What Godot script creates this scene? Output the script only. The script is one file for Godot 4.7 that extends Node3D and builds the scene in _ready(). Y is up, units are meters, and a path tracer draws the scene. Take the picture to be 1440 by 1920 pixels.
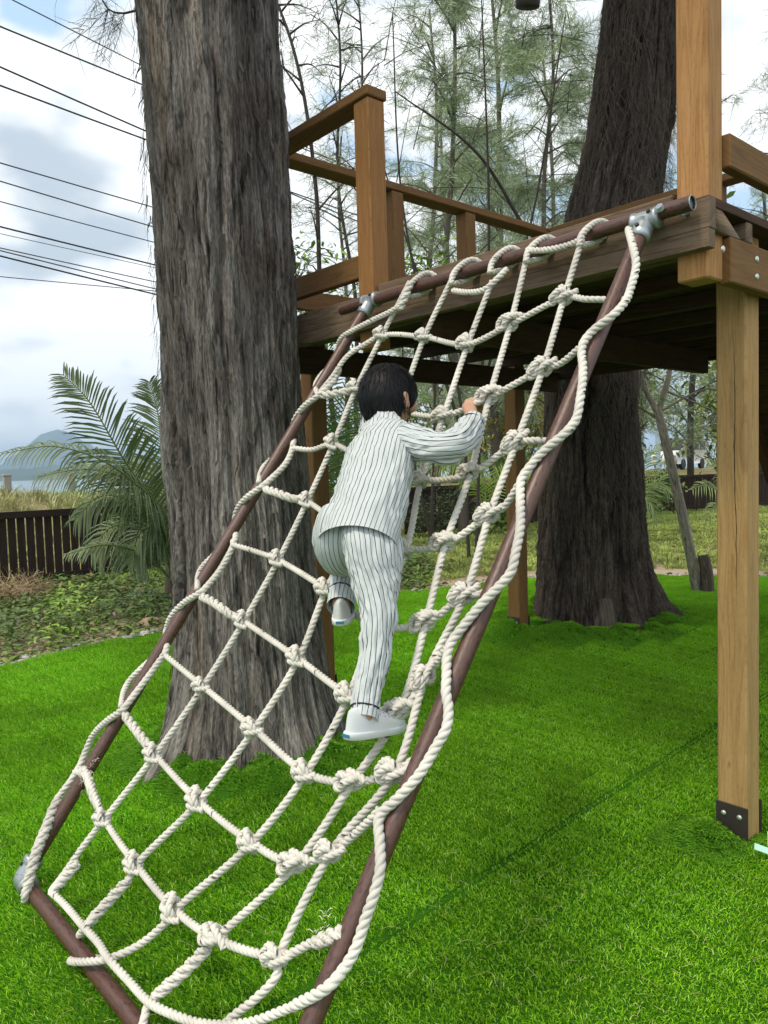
extends Node3D
# ---------- tables: net (along the bar, up the pipe, out of the net), clothing rings, palm fronds ----------
const VERTICALS := [
	[Vector3(0.405, 2.746, 0.037), Vector3(0.344, 2.492, -0.009), Vector3(0.352, 2.204, -0.019), Vector3(0.389, 1.920, -0.029), Vector3(0.415, 1.644, -0.036), Vector3(0.432, 1.380, -0.038), Vector3(0.428, 1.117, -0.036), Vector3(0.407, 0.849, -0.030), Vector3(0.361, 0.575, -0.020), Vector3(0.290, 0.318, -0.009), Vector3(0.256, 0.195, -0.005), Vector3(0.242, 0.111, -0.003), Vector3(0.292, 0.060, 0.035)],
	[Vector3(0.694, 2.714, 0.037), Vector3(0.636, 2.430, -0.016), Vector3(0.691, 2.068, -0.032), Vector3(0.727, 1.794, -0.040), Vector3(0.803, 1.511, -0.044), Vector3(0.789, 1.297, -0.044), Vector3(0.833, 1.042, -0.040), Vector3(0.800, 0.788, -0.035), Vector3(0.725, 0.525, -0.026), Vector3(0.596, 0.276, -0.014), Vector3(0.604, 0.227, -0.011), Vector3(0.565, 0.141, -0.007), Vector3(0.577, 0.062, 0.030), Vector3(0.479, 0.013, -0.030)],
	[Vector3(0.949, 2.600, 0.037), Vector3(0.916, 2.345, -0.019), Vector3(0.963, 2.012, -0.030), Vector3(1.004, 1.740, -0.035), Vector3(1.095, 1.471, -0.033), Vector3(1.116, 1.203, -0.031), Vector3(1.155, 0.979, -0.027), Vector3(1.137, 0.737, -0.023), Vector3(1.058, 0.510, -0.020), Vector3(0.889, 0.256, -0.013), Vector3(0.878, 0.215, -0.011), Vector3(0.818, 0.128, -0.007), Vector3(0.772, 0.063, 0.030), Vector3(0.706, 0.022, 0.045), Vector3(0.627, -0.012, 0.040), Vector3(0.551, -0.033, 0.000), Vector3(0.532, -0.028, -0.035), Vector3(0.649, 0.018, -0.020)],
	[Vector3(1.063, 2.733, 0.037), Vector3(1.096, 2.399, -0.014), Vector3(1.156, 2.067, -0.021), Vector3(1.230, 1.754, -0.023), Vector3(1.263, 1.495, -0.022), Vector3(1.332, 1.235, -0.017), Vector3(1.386, 0.977, -0.012), Vector3(1.334, 0.764, -0.013), Vector3(1.268, 0.526, -0.013), Vector3(1.111, 0.272, -0.010), Vector3(1.054, 0.165, -0.007), Vector3(1.018, 0.068, 0.020), Vector3(1.048, 0.035, 0.035), Vector3(1.066, 0.008, 0.040)],
	[Vector3(1.307, 2.705, 0.037), Vector3(1.303, 2.468, -0.006), Vector3(1.348, 2.152, -0.010), Vector3(1.373, 1.859, -0.012), Vector3(1.395, 1.597, -0.012), Vector3(1.438, 1.334, -0.009), Vector3(1.427, 1.082, -0.009), Vector3(1.467, 0.829, -0.005), Vector3(1.373, 0.594, -0.009), Vector3(1.357, 0.335, -0.006), Vector3(1.379, 0.302, -0.005), Vector3(1.348, 0.235, -0.004), Vector3(1.295, 0.162, -0.004), Vector3(1.308, 0.124, 0.030)],
]
const CROSSES := [
	[Vector3(0.179, 2.165, 0.030), Vector3(0.207, 2.241, 0.030), Vector3(0.233, 2.357, 0.030), Vector3(0.285, 2.435, 0.010), Vector3(0.344, 2.492, -0.009), Vector3(0.636, 2.430, -0.016), Vector3(0.916, 2.345, -0.019), Vector3(1.096, 2.399, -0.014), Vector3(1.303, 2.468, -0.006), Vector3(1.406, 2.433, -0.004), Vector3(1.470, 2.439, -0.030), Vector3(1.516, 2.421, -0.030), Vector3(1.568, 2.392, 0.000)],
	[Vector3(0.191, 2.142, 0.035), Vector3(0.296, 2.156, 0.020), Vector3(0.352, 2.204, -0.019), Vector3(0.691, 2.068, -0.032), Vector3(0.963, 2.012, -0.030), Vector3(1.156, 2.067, -0.021), Vector3(1.348, 2.152, -0.010), Vector3(1.412, 2.161, -0.007), Vector3(1.499, 2.179, 0.030)],
	[Vector3(0.183, 1.880, 0.010), Vector3(0.272, 1.891, -0.022), Vector3(0.389, 1.920, -0.029), Vector3(0.727, 1.794, -0.040), Vector3(1.004, 1.740, -0.035), Vector3(1.230, 1.754, -0.023), Vector3(1.373, 1.859, -0.012), Vector3(1.441, 1.860, -0.007), Vector3(1.479, 1.874, -0.030), Vector3(1.530, 1.899, -0.030), Vector3(1.576, 1.919, 0.000)],
	[Vector3(0.150, 1.662, 0.035), Vector3(0.241, 1.665, -0.023), Vector3(0.415, 1.644, -0.036), Vector3(0.803, 1.511, -0.044), Vector3(1.095, 1.471, -0.033), Vector3(1.263, 1.495, -0.022), Vector3(1.395, 1.597, -0.012), Vector3(1.439, 1.624, -0.008), Vector3(1.496, 1.682, 0.030)],
	[Vector3(0.141, 1.400, 0.010), Vector3(0.270, 1.399, -0.027), Vector3(0.432, 1.380, -0.038), Vector3(0.789, 1.297, -0.044), Vector3(1.116, 1.203, -0.031), Vector3(1.332, 1.235, -0.017), Vector3(1.438, 1.334, -0.009), Vector3(1.484, 1.337, -0.005), Vector3(1.498, 1.370, -0.030), Vector3(1.532, 1.395, -0.030), Vector3(1.571, 1.415, 0.000)],
	[Vector3(0.143, 1.163, 0.035), Vector3(0.253, 1.143, -0.025), Vector3(0.428, 1.117, -0.036), Vector3(0.833, 1.042, -0.040), Vector3(1.155, 0.979, -0.027), Vector3(1.386, 0.977, -0.012), Vector3(1.427, 1.082, -0.009), Vector3(1.444, 1.139, -0.008), Vector3(1.501, 1.173, 0.030)],
	[Vector3(0.115, 0.899, 0.010), Vector3(0.247, 0.874, -0.021), Vector3(0.407, 0.849, -0.030), Vector3(0.800, 0.788, -0.035), Vector3(1.137, 0.737, -0.023), Vector3(1.334, 0.764, -0.013), Vector3(1.467, 0.829, -0.005), Vector3(1.511, 0.871, -0.002), Vector3(1.512, 0.911, -0.030), Vector3(1.539, 0.946, -0.030), Vector3(1.570, 0.977, 0.000)],
	[Vector3(0.086, 0.653, 0.035), Vector3(0.189, 0.607, -0.012), Vector3(0.361, 0.575, -0.020), Vector3(0.725, 0.525, -0.026), Vector3(1.058, 0.510, -0.020), Vector3(1.268, 0.526, -0.013), Vector3(1.373, 0.594, -0.009), Vector3(1.408, 0.632, -0.007), Vector3(1.495, 0.711, 0.030), Vector3(1.509, 0.733, 0.035)],
	[Vector3(0.041, 0.416, 0.030), Vector3(0.153, 0.376, 0.020), Vector3(0.290, 0.318, -0.009), Vector3(0.596, 0.276, -0.014), Vector3(0.889, 0.256, -0.013), Vector3(1.111, 0.272, -0.010), Vector3(1.357, 0.335, -0.006), Vector3(1.449, 0.409, -0.004), Vector3(1.503, 0.441, 0.010), Vector3(1.539, 0.460, 0.020)],
	[Vector3(0.292, 0.060, 0.035), Vector3(0.399, 0.065, 0.030), Vector3(0.579, 0.068, 0.035), Vector3(0.694, 0.070, 0.035), Vector3(0.790, 0.068, 0.045), Vector3(0.901, 0.064, 0.030), Vector3(1.038, 0.071, 0.035), Vector3(1.139, 0.092, 0.030), Vector3(1.223, 0.116, 0.020), Vector3(1.312, 0.155, 0.020), Vector3(1.397, 0.204, 0.020), Vector3(1.493, 0.283, 0.020)],
]
const TOP_TIES := [
	[Vector3(0.416, 2.705, 0.037), Vector3(0.436, 2.638, 0.037), Vector3(0.400, 2.598, 0.030), Vector3(0.285, 2.562, 0.030), Vector3(0.153, 2.521, 0.030), Vector3(0.079, 2.500, 0.020), Vector3(0.020, 2.477, -0.020), Vector3(0.038, 2.415, -0.030)],
	[Vector3(0.741, 2.607, 0.035), Vector3(0.838, 2.578, 0.030), Vector3(0.930, 2.566, 0.035), Vector3(0.979, 2.608, 0.040), Vector3(0.988, 2.656, 0.030)],
	[Vector3(1.061, 2.719, 0.040), Vector3(1.170, 2.695, 0.035), Vector3(1.252, 2.689, 0.035), Vector3(1.305, 2.682, 0.045)],
]
const TOP_LOOPS := [
	[Vector3(0.448, 2.639, 0.036), Vector3(0.431, 2.699, 0.042), Vector3(0.434, 2.766, 0.030), Vector3(0.443, 2.822, 0.000), Vector3(0.464, 2.823, -0.030), Vector3(0.466, 2.781, -0.040), Vector3(0.430, 2.730, -0.030), Vector3(0.414, 2.687, 0.000)],
	[Vector3(0.709, 2.646, 0.036), Vector3(0.695, 2.702, 0.042), Vector3(0.699, 2.767, 0.030), Vector3(0.708, 2.821, 0.000), Vector3(0.725, 2.825, -0.030), Vector3(0.725, 2.786, -0.040), Vector3(0.692, 2.738, -0.030), Vector3(0.679, 2.695, 0.000)],
	[Vector3(0.912, 2.651, 0.036), Vector3(0.901, 2.705, 0.042), Vector3(0.906, 2.767, 0.030), Vector3(0.913, 2.821, 0.000), Vector3(0.928, 2.826, -0.030), Vector3(0.927, 2.790, -0.040), Vector3(0.897, 2.743, -0.030), Vector3(0.884, 2.700, 0.000)],
	[Vector3(1.082, 2.656, 0.036), Vector3(1.073, 2.707, 0.042), Vector3(1.078, 2.767, 0.030), Vector3(1.085, 2.820, 0.000), Vector3(1.098, 2.827, -0.030), Vector3(1.097, 2.793, -0.040), Vector3(1.068, 2.748, -0.030), Vector3(1.056, 2.705, 0.000)],
	[Vector3(1.310, 2.662, 0.036), Vector3(1.303, 2.710, 0.042), Vector3(1.309, 2.767, 0.030), Vector3(1.316, 2.820, 0.000), Vector3(1.327, 2.829, -0.030), Vector3(1.325, 2.798, -0.040), Vector3(1.298, 2.754, -0.030), Vector3(1.288, 2.711, 0.000)],
]
const SIDES := [
	[Vector3(0.250, 2.224, 0.030), Vector3(0.210, 2.132, 0.045), Vector3(0.126, 2.088, 0.035), Vector3(0.045, 2.046, 0.000), Vector3(0.021, 2.003, -0.035), Vector3(0.137, 1.903, -0.010), Vector3(0.173, 1.805, 0.000), Vector3(0.178, 1.686, 0.035), Vector3(0.170, 1.655, 0.045), Vector3(0.084, 1.606, 0.035), Vector3(0.004, 1.560, 0.000), Vector3(-0.005, 1.511, -0.030), Vector3(0.124, 1.421, 0.000), Vector3(0.138, 1.296, 0.000), Vector3(0.168, 1.180, 0.035), Vector3(0.164, 1.157, 0.045), Vector3(0.077, 1.111, 0.035), Vector3(-0.007, 1.053, 0.010), Vector3(-0.064, 0.999, -0.030), Vector3(0.079, 0.922, 0.000), Vector3(0.072, 0.852, 0.000), Vector3(0.093, 0.716, 0.030), Vector3(0.101, 0.657, 0.045), Vector3(0.016, 0.593, 0.035), Vector3(-0.094, 0.519, 0.000), Vector3(-0.120, 0.454, -0.020), Vector3(-0.102, 0.404, -0.020), Vector3(-0.063, 0.344, 0.000), Vector3(-0.064, 0.268, 0.010), Vector3(-0.022, 0.217, 0.020), Vector3(0.050, 0.134, 0.035), Vector3(0.122, 0.041, 0.040), Vector3(0.145, -0.014, 0.030), Vector3(0.063, -0.046, -0.030)],
	[Vector3(1.486, 2.690, 0.030), Vector3(1.558, 2.553, 0.035), Vector3(1.573, 2.502, 0.020), Vector3(1.578, 2.413, 0.010), Vector3(1.587, 2.355, 0.020), Vector3(1.577, 2.291, 0.035), Vector3(1.528, 2.236, 0.037), Vector3(1.520, 2.171, 0.045), Vector3(1.551, 2.086, 0.037), Vector3(1.570, 2.033, 0.037), Vector3(1.584, 1.965, 0.030), Vector3(1.588, 1.909, 0.020), Vector3(1.580, 1.852, 0.030), Vector3(1.539, 1.786, 0.037), Vector3(1.508, 1.717, 0.037), Vector3(1.507, 1.680, 0.040), Vector3(1.533, 1.614, 0.037), Vector3(1.571, 1.529, 0.037), Vector3(1.592, 1.447, 0.037), Vector3(1.595, 1.403, 0.030), Vector3(1.581, 1.362, 0.030), Vector3(1.553, 1.299, 0.037), Vector3(1.524, 1.229, 0.037), Vector3(1.507, 1.175, 0.037), Vector3(1.514, 1.135, 0.037), Vector3(1.540, 1.084, 0.037), Vector3(1.558, 1.048, 0.037), Vector3(1.582, 1.010, 0.030), Vector3(1.599, 0.965, 0.030), Vector3(1.593, 0.921, 0.030), Vector3(1.583, 0.839, 0.037), Vector3(1.547, 0.767, 0.037), Vector3(1.520, 0.719, 0.037), Vector3(1.554, 0.667, 0.037), Vector3(1.587, 0.618, 0.037), Vector3(1.594, 0.563, 0.030), Vector3(1.589, 0.514, 0.020), Vector3(1.587, 0.454, 0.010), Vector3(1.580, 0.409, 0.010), Vector3(1.581, 0.362, 0.037), Vector3(1.493, 0.283, 0.020)],
]
const BIGHTS := [
	[Vector3(0.222, 2.247, 0.020), Vector3(0.092, 2.367, -0.035), Vector3(0.051, 2.340, -0.010), Vector3(0.047, 2.257, 0.000), Vector3(0.174, 2.151, 0.030)],
	[Vector3(0.151, 1.900, 0.000), Vector3(0.046, 1.955, -0.036), Vector3(0.057, 1.851, 0.000), Vector3(0.014, 1.792, 0.000), Vector3(0.107, 1.690, 0.030)],
	[Vector3(0.119, 1.413, 0.000), Vector3(0.015, 1.444, -0.036), Vector3(0.027, 1.350, 0.000), Vector3(-0.013, 1.275, 0.000), Vector3(0.109, 1.178, 0.030)],
	[Vector3(0.093, 0.907, 0.000), Vector3(-0.010, 0.920, -0.036), Vector3(-0.028, 0.819, 0.000), Vector3(-0.063, 0.743, 0.000), Vector3(0.049, 0.662, 0.030)],
]
const SPLICES := [
	[Vector3(0.203, 2.141, 0.035), Vector3(0.292, 2.151, 0.020), Vector3(0.338, 2.194, -0.019)],
	[Vector3(0.178, 1.660, 0.030), Vector3(0.324, 1.638, 0.010), Vector3(0.366, 1.647, -0.033)],
	[Vector3(0.157, 1.158, 0.030), Vector3(0.315, 1.133, 0.010), Vector3(0.379, 1.119, -0.033)],
	[Vector3(0.104, 0.647, 0.030), Vector3(0.209, 0.614, 0.010), Vector3(0.311, 0.587, -0.018)],
	[Vector3(-0.026, 0.388, 0.020), Vector3(0.051, 0.402, 0.020), Vector3(0.151, 0.369, 0.015), Vector3(0.221, 0.335, -0.008)],
	[Vector3(0.286, 0.164, -0.005), Vector3(0.266, 0.107, 0.000), Vector3(0.289, 0.060, 0.030)],
	[Vector3(0.606, 0.231, -0.011), Vector3(0.572, 0.146, 0.000), Vector3(0.565, 0.068, 0.020)],
	[Vector3(1.101, 0.246, -0.010), Vector3(1.057, 0.159, 0.000), Vector3(1.025, 0.078, 0.020)],
	[Vector3(-0.034, 0.286, 0.020), Vector3(0.003, 0.217, 0.030), Vector3(0.063, 0.132, 0.040), Vector3(0.122, 0.049, 0.045), Vector3(0.141, -0.012, 0.030)],
	[Vector3(1.450, 0.408, -0.004), Vector3(1.496, 0.437, 0.010), Vector3(1.541, 0.463, 0.020)],
	[Vector3(0.436, 2.717, 0.045), Vector3(0.441, 2.634, 0.040), Vector3(0.428, 2.585, 0.030)],
]
const KNOTS := [
	[Vector3(0.344, 2.492, -0.009), Vector3(0.636, 2.430, -0.016), Vector3(0.916, 2.345, -0.019), Vector3(1.096, 2.399, -0.014), Vector3(1.303, 2.468, -0.006), Vector3(0.352, 2.204, -0.019), Vector3(0.691, 2.068, -0.032), Vector3(0.963, 2.012, -0.030), Vector3(1.156, 2.067, -0.021), Vector3(1.348, 2.152, -0.010), Vector3(0.389, 1.920, -0.029), Vector3(0.727, 1.794, -0.040), Vector3(1.004, 1.740, -0.035), Vector3(1.230, 1.754, -0.023), Vector3(1.373, 1.859, -0.012), Vector3(0.415, 1.644, -0.036), Vector3(0.803, 1.511, -0.044), Vector3(1.095, 1.471, -0.033), Vector3(1.263, 1.495, -0.022), Vector3(1.395, 1.597, -0.012), Vector3(0.432, 1.380, -0.038), Vector3(0.789, 1.297, -0.044), Vector3(1.116, 1.203, -0.031), Vector3(1.332, 1.235, -0.017), Vector3(1.438, 1.334, -0.009), Vector3(0.428, 1.117, -0.036), Vector3(0.833, 1.042, -0.040), Vector3(1.155, 0.979, -0.027), Vector3(1.386, 0.977, -0.012), Vector3(1.427, 1.082, -0.009), Vector3(0.407, 0.849, -0.030), Vector3(0.800, 0.788, -0.035), Vector3(1.137, 0.737, -0.023), Vector3(1.334, 0.764, -0.013), Vector3(1.467, 0.829, -0.005), Vector3(0.361, 0.575, -0.020), Vector3(0.725, 0.525, -0.026), Vector3(1.058, 0.510, -0.020), Vector3(1.268, 0.526, -0.013), Vector3(1.373, 0.594, -0.009), Vector3(0.290, 0.318, -0.009), Vector3(0.596, 0.276, -0.014), Vector3(0.889, 0.256, -0.013), Vector3(1.111, 0.272, -0.010), Vector3(1.357, 0.335, -0.006)],
]
const SHIRT := [
	[Vector3(0.0173, 1.6026, -2.6006), 0.046, 0.047],
	[Vector3(0.0131, 1.5849, -2.5668), 0.055, 0.055],
	[Vector3(0.0070, 1.5618, -2.5197), 0.077, 0.058],
	[Vector3(-0.0006, 1.5339, -2.4597), 0.104, 0.067],
	[Vector3(-0.0099, 1.4995, -2.4226), 0.118, 0.077],
	[Vector3(-0.0211, 1.4415, -2.3613), 0.123, 0.085],
	[Vector3(-0.0350, 1.3830, -2.3028), 0.122, 0.088],
	[Vector3(-0.0517, 1.3223, -2.2543), 0.123, 0.093],
	[Vector3(-0.0694, 1.2666, -2.2125), 0.126, 0.098],
	[Vector3(-0.0803, 1.2323, -2.1869), 0.129, 0.101],
]
const TROUSER_R := [
	[Vector3(-0.0430, 1.3013, -2.2587), 0.073, 0.080],
	[Vector3(-0.0417, 1.2591, -2.2007), 0.077, 0.089],
	[Vector3(-0.0303, 1.2103, -2.1522), 0.070, 0.086],
	[Vector3(-0.0287, 1.1537, -2.1249), 0.061, 0.073],
	[Vector3(-0.0255, 1.0992, -2.0927), 0.048, 0.056],
	[Vector3(-0.0225, 1.0464, -2.0605), 0.043, 0.048],
	[Vector3(-0.0295, 0.9944, -2.0332), 0.038, 0.041],
	[Vector3(-0.0408, 0.9314, -1.9987), 0.035, 0.037],
	[Vector3(-0.0546, 0.8757, -1.9713), 0.031, 0.034],
	[Vector3(-0.0621, 0.8378, -1.9490), 0.032, 0.034],
	[Vector3(-0.0651, 0.8127, -1.9282), 0.034, 0.037],
]
const TROUSER_L := [
	[Vector3(-0.1096, 1.3001, -2.3054), 0.075, 0.091],
	[Vector3(-0.1159, 1.2622, -2.2799), 0.080, 0.104],
	[Vector3(-0.1234, 1.2198, -2.3072), 0.075, 0.091],
	[Vector3(-0.1255, 1.1970, -2.3692), 0.066, 0.071],
	[Vector3(-0.1154, 1.2105, -2.4480), 0.058, 0.062],
	[Vector3(-0.1071, 1.2300, -2.5546), 0.053, 0.055],
	[Vector3(-0.1038, 1.2424, -2.6212), 0.042, 0.042],
]
const SHIN_L := [
	[Vector3(-0.1037, 1.2600, -2.6312), 0.036, 0.036],
	[Vector3(-0.1096, 1.2202, -2.5653), 0.048, 0.048],
	[Vector3(-0.1206, 1.1577, -2.4895), 0.045, 0.046],
	[Vector3(-0.1289, 1.1075, -2.4148), 0.040, 0.043],
	[Vector3(-0.1357, 1.0704, -2.3624), 0.038, 0.041],
	[Vector3(-0.1391, 1.0358, -2.3146), 0.042, 0.044],
]
const SLEEVE_R := [
	[Vector3(0.0756, 1.5361, -2.3936), 0.053, 0.059],
	[Vector3(0.1114, 1.5239, -2.3520), 0.048, 0.052],
	[Vector3(0.1520, 1.5101, -2.3052), 0.043, 0.046],
	[Vector3(0.1905, 1.5034, -2.2724), 0.043, 0.044],
	[Vector3(0.2248, 1.5189, -2.2976), 0.042, 0.043],
	[Vector3(0.2578, 1.5510, -2.3614), 0.039, 0.039],
	[Vector3(0.2835, 1.5814, -2.4224), 0.034, 0.034],
	[Vector3(0.2948, 1.5958, -2.4444), 0.034, 0.034],
]
const SLEEVE_L := [
	[Vector3(-0.0293, 1.5090, -2.5215), 0.050, 0.050],
	[Vector3(-0.0353, 1.5710, -2.7013), 0.045, 0.047],
	[Vector3(-0.0256, 1.6587, -2.8915), 0.041, 0.041],
	[Vector3(-0.0084, 1.7204, -2.9877), 0.033, 0.033],
]
const HEAD := Vector3(0.0240, 1.7023, -2.6568)
const NECK := Vector3(0.0192, 1.6023, -2.6263)
const CHEST := Vector3(-0.0083, 1.4996, -2.4303)
const PELVIS := Vector3(-0.0796, 1.2645, -2.2408)
const SHR := Vector3(0.0807, 1.5361, -2.3971)
const ELR := Vector3(0.2014, 1.5046, -2.2707)
const WRR := Vector3(0.2930, 1.5942, -2.4445)
const HNR := Vector3(0.3096, 1.6278, -2.5195)
const SHL := Vector3(-0.0650, 1.5253, -2.5712)
const ELL := Vector3(-0.0357, 1.6259, -2.8383)
const WRL := Vector3(-0.0062, 1.7279, -3.0029)
const HNL := Vector3(0.0031, 1.7687, -3.0623)
const HIR := Vector3(-0.0376, 1.2501, -2.2142)
const KNR := Vector3(-0.0240, 1.0456, -2.0650)
const ANR := Vector3(-0.0651, 0.8249, -1.9418)
const HIL := Vector3(-0.1216, 1.2487, -2.2902)
const KNL := Vector3(-0.1068, 1.2353, -2.5979)
const ANL := Vector3(-0.1379, 1.0464, -2.3287)
const HEELR := Vector3(-0.0943, 0.8006, -1.9012)
const TOER := Vector3(0.0246, 0.7718, -2.0438)
const HEELL := Vector3(-0.1387, 1.0156, -2.2671)
const TOEL := Vector3(-0.1332, 1.0034, -2.4736)
const GRIP_R := Vector3(0.3270, 1.6522, -2.6588)
const GRIP_L := Vector3(-0.0025, 1.7215, -3.0954)
const PALM_A := [
	[[Vector3(-2.293, 0.397, -8.200), Vector3(-2.357, 1.074, -7.900), Vector3(-2.583, 1.676, -7.600), Vector3(-2.835, 2.197, -7.500), Vector3(-3.065, 2.449, -7.500)], 0.64, 0.15, 72],
	[[Vector3(-2.293, 0.397, -8.200), Vector3(-2.268, 1.089, -7.600), Vector3(-2.410, 1.514, -7.000), Vector3(-2.807, 1.720, -6.700), Vector3(-3.250, 1.675, -6.600)], 0.40, 0.75, 59],
	[[Vector3(-2.293, 0.397, -8.200), Vector3(-2.215, 1.087, -7.600), Vector3(-2.336, 1.388, -7.200), Vector3(-2.652, 1.521, -7.000), Vector3(-3.095, 1.471, -6.900)], 0.42, 0.85, 59],
	[[Vector3(-2.294, 0.380, -8.200), Vector3(-2.254, 0.868, -7.700), Vector3(-2.384, 1.180, -7.400), Vector3(-2.641, 1.271, -7.200), Vector3(-2.861, 1.059, -7.100)], 0.45, 0.90, 57],
	[[Vector3(-2.280, 0.310, -8.200), Vector3(-2.351, 0.562, -7.800), Vector3(-2.489, 0.734, -7.500), Vector3(-2.700, 0.802, -7.300), Vector3(-3.008, 0.730, -7.200)], 0.22, 0.80, 34],
	[[Vector3(-2.276, 0.396, -8.200), Vector3(-2.305, 1.056, -8.200), Vector3(-2.363, 1.684, -8.300), Vector3(-2.429, 2.150, -8.400), Vector3(-2.501, 2.468, -8.400)], 0.60, 0.20, 67],
	[[Vector3(-2.276, 0.396, -8.200), Vector3(-2.367, 0.937, -8.300), Vector3(-2.580, 1.401, -8.500), Vector3(-2.813, 1.585, -8.700), Vector3(-3.095, 1.533, -8.900)], 0.50, 0.60, 44],
	[[Vector3(-2.277, 0.379, -8.200), Vector3(-2.400, 0.791, -8.000), Vector3(-2.550, 0.949, -7.800), Vector3(-2.759, 0.936, -7.700), Vector3(-2.921, 0.683, -7.600)], 0.42, 0.90, 52],
	[[Vector3(-2.276, 0.396, -8.200), Vector3(-2.186, 1.105, -8.300), Vector3(-2.067, 1.680, -8.500), Vector3(-1.891, 2.039, -8.700), Vector3(-1.687, 2.106, -8.900)], 0.50, 0.50, 44],
	[[Vector3(-2.278, 0.368, -8.200), Vector3(-2.262, 0.741, -7.900), Vector3(-2.332, 0.924, -7.700), Vector3(-2.425, 0.881, -7.600), Vector3(-2.522, 0.578, -7.500)], 0.42, 0.90, 46],
]
const PALM_B := [
	[[Vector3(-0.736, 0.608, -9.500), Vector3(-0.634, 1.332, -9.500), Vector3(-0.490, 1.978, -9.400), Vector3(-0.345, 2.351, -9.300), Vector3(-0.081, 2.586, -9.200)], 0.55, 0.30, 44],
	[[Vector3(-0.736, 0.608, -9.500), Vector3(-0.581, 1.137, -9.400), Vector3(-0.368, 1.585, -9.300), Vector3(-0.039, 1.828, -9.200), Vector3(0.274, 1.753, -9.100)], 0.50, 0.70, 40],
	[[Vector3(-0.736, 0.608, -9.500), Vector3(-0.770, 1.338, -9.400), Vector3(-0.741, 1.980, -9.300), Vector3(-0.641, 2.476, -9.200), Vector3(-0.452, 2.847, -9.200)], 0.55, 0.20, 44],
	[[Vector3(-0.736, 0.608, -9.500), Vector3(-0.517, 0.944, -9.300), Vector3(-0.314, 1.136, -9.200), Vector3(-0.123, 1.071, -9.100), Vector3(0.057, 0.757, -9.000)], 0.45, 0.90, 36],
	[[Vector3(-0.736, 0.608, -9.500), Vector3(-0.522, 1.461, -9.700), Vector3(-0.169, 2.126, -9.800), Vector3(0.178, 2.394, -9.900), Vector3(0.593, 2.393, -10.000)], 0.55, 0.50, 44],
]
const PALM_C := [
	[[Vector3(1.665, 0.450, -13.000), Vector3(1.631, 0.949, -13.000), Vector3(1.458, 1.314, -13.000), Vector3(1.174, 1.518, -12.800), Vector3(0.805, 1.440, -12.600)], 0.50, 0.50, 26],
	[[Vector3(1.665, 0.450, -13.000), Vector3(1.721, 0.946, -13.000), Vector3(1.710, 1.351, -13.200), Vector3(1.591, 1.630, -13.300), Vector3(1.418, 1.683, -13.400)], 0.50, 0.40, 26],
	[[Vector3(1.665, 0.450, -13.000), Vector3(1.811, 0.944, -13.000), Vector3(2.043, 1.298, -13.000), Vector3(2.315, 1.380, -13.000), Vector3(2.536, 1.149, -13.000)], 0.50, 0.60, 26],
]
const PALM_D := [
	[[Vector3(6.517, 0.241, -14.000), Vector3(6.323, 0.637, -14.000), Vector3(5.994, 0.895, -13.800), Vector3(5.671, 1.004, -13.600), Vector3(5.423, 0.938, -13.500)], 0.45, 0.60, 24],
	[[Vector3(6.517, 0.241, -14.000), Vector3(6.372, 0.781, -14.000), Vector3(6.227, 1.174, -14.000), Vector3(6.082, 1.372, -14.000), Vector3(5.889, 1.425, -14.000)], 0.45, 0.40, 24],
	[[Vector3(6.517, 0.241, -14.000), Vector3(6.161, 0.470, -13.600), Vector3(5.884, 0.629, -13.400), Vector3(5.640, 0.600, -13.200), Vector3(5.520, 0.420, -13.200)], 0.40, 0.80, 22],
]
const PALM_E := [
	[[Vector3(4.197, 0.379, -13.000), Vector3(4.292, 0.874, -13.000), Vector3(4.386, 1.322, -13.000), Vector3(4.479, 1.589, -13.000), Vector3(4.660, 1.692, -13.000)], 0.50, 0.40, 24],
	[[Vector3(4.197, 0.379, -13.000), Vector3(4.336, 0.783, -13.000), Vector3(4.519, 1.048, -13.000), Vector3(4.700, 1.089, -13.000), Vector3(4.834, 0.904, -13.000)], 0.45, 0.70, 24],
	[[Vector3(4.197, 0.379, -13.000), Vector3(4.197, 0.617, -12.800), Vector3(4.247, 0.890, -12.600), Vector3(4.360, 0.760, -12.500), Vector3(4.445, 0.496, -12.500)], 0.45, 0.80, 22],
]

const NET_O := Vector3(-1.3264, 0.026, -2.6689)
const NET_U := Vector3(0.6569, 0.0, 0.7539)
const NET_W := Vector3(0.4453, 0.8069, -0.3880)
const NET_N := Vector3(-0.6084, 0.5906, 0.5301)
const DECK_O := Vector3(1.06, 0.0, -2.491)
const DU := Vector3(0.657, 0.0, 0.754)      # along the deck's front edge
const DV := Vector3(0.754, 0.0, -0.657)     # from the front edge to the back
const SEAM_A := Vector3(-0.037, 0, -2.296)
const SEAM_D := Vector3(0.7085, 0, -0.7057)
const LIT := 0.8

var rng := RandomNumberGenerator.new()
var names := {}
var M := {}
var n1 := FastNoiseLite.new()
var n2 := FastNoiseLite.new()
var ridged := FastNoiseLite.new()

# ---------- naming ----------
func tag(o: Node, label: String, category: String, group := "", kind := "") -> Node:
	if label: o.set_meta("label", label)
	if category: o.set_meta("category", category)
	if group: o.set_meta("group", group)
	if kind: o.set_meta("kind", kind)
	return o

func unique(parent: Node, called: String) -> String:
	var key := str(parent.get_instance_id()) + called
	var n: int = names.get(key, 0)
	names[key] = n + 1
	return called if n == 0 else "%s_%03d" % [called, n]

func thing(called: String, label: String, category: String, at := Vector3.ZERO, group := "") -> Node3D:
	var o := Node3D.new()
	o.name = unique(self, called)
	add_child(o, true)
	o.position = at
	tag(o, label, category, group)
	return o

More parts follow.
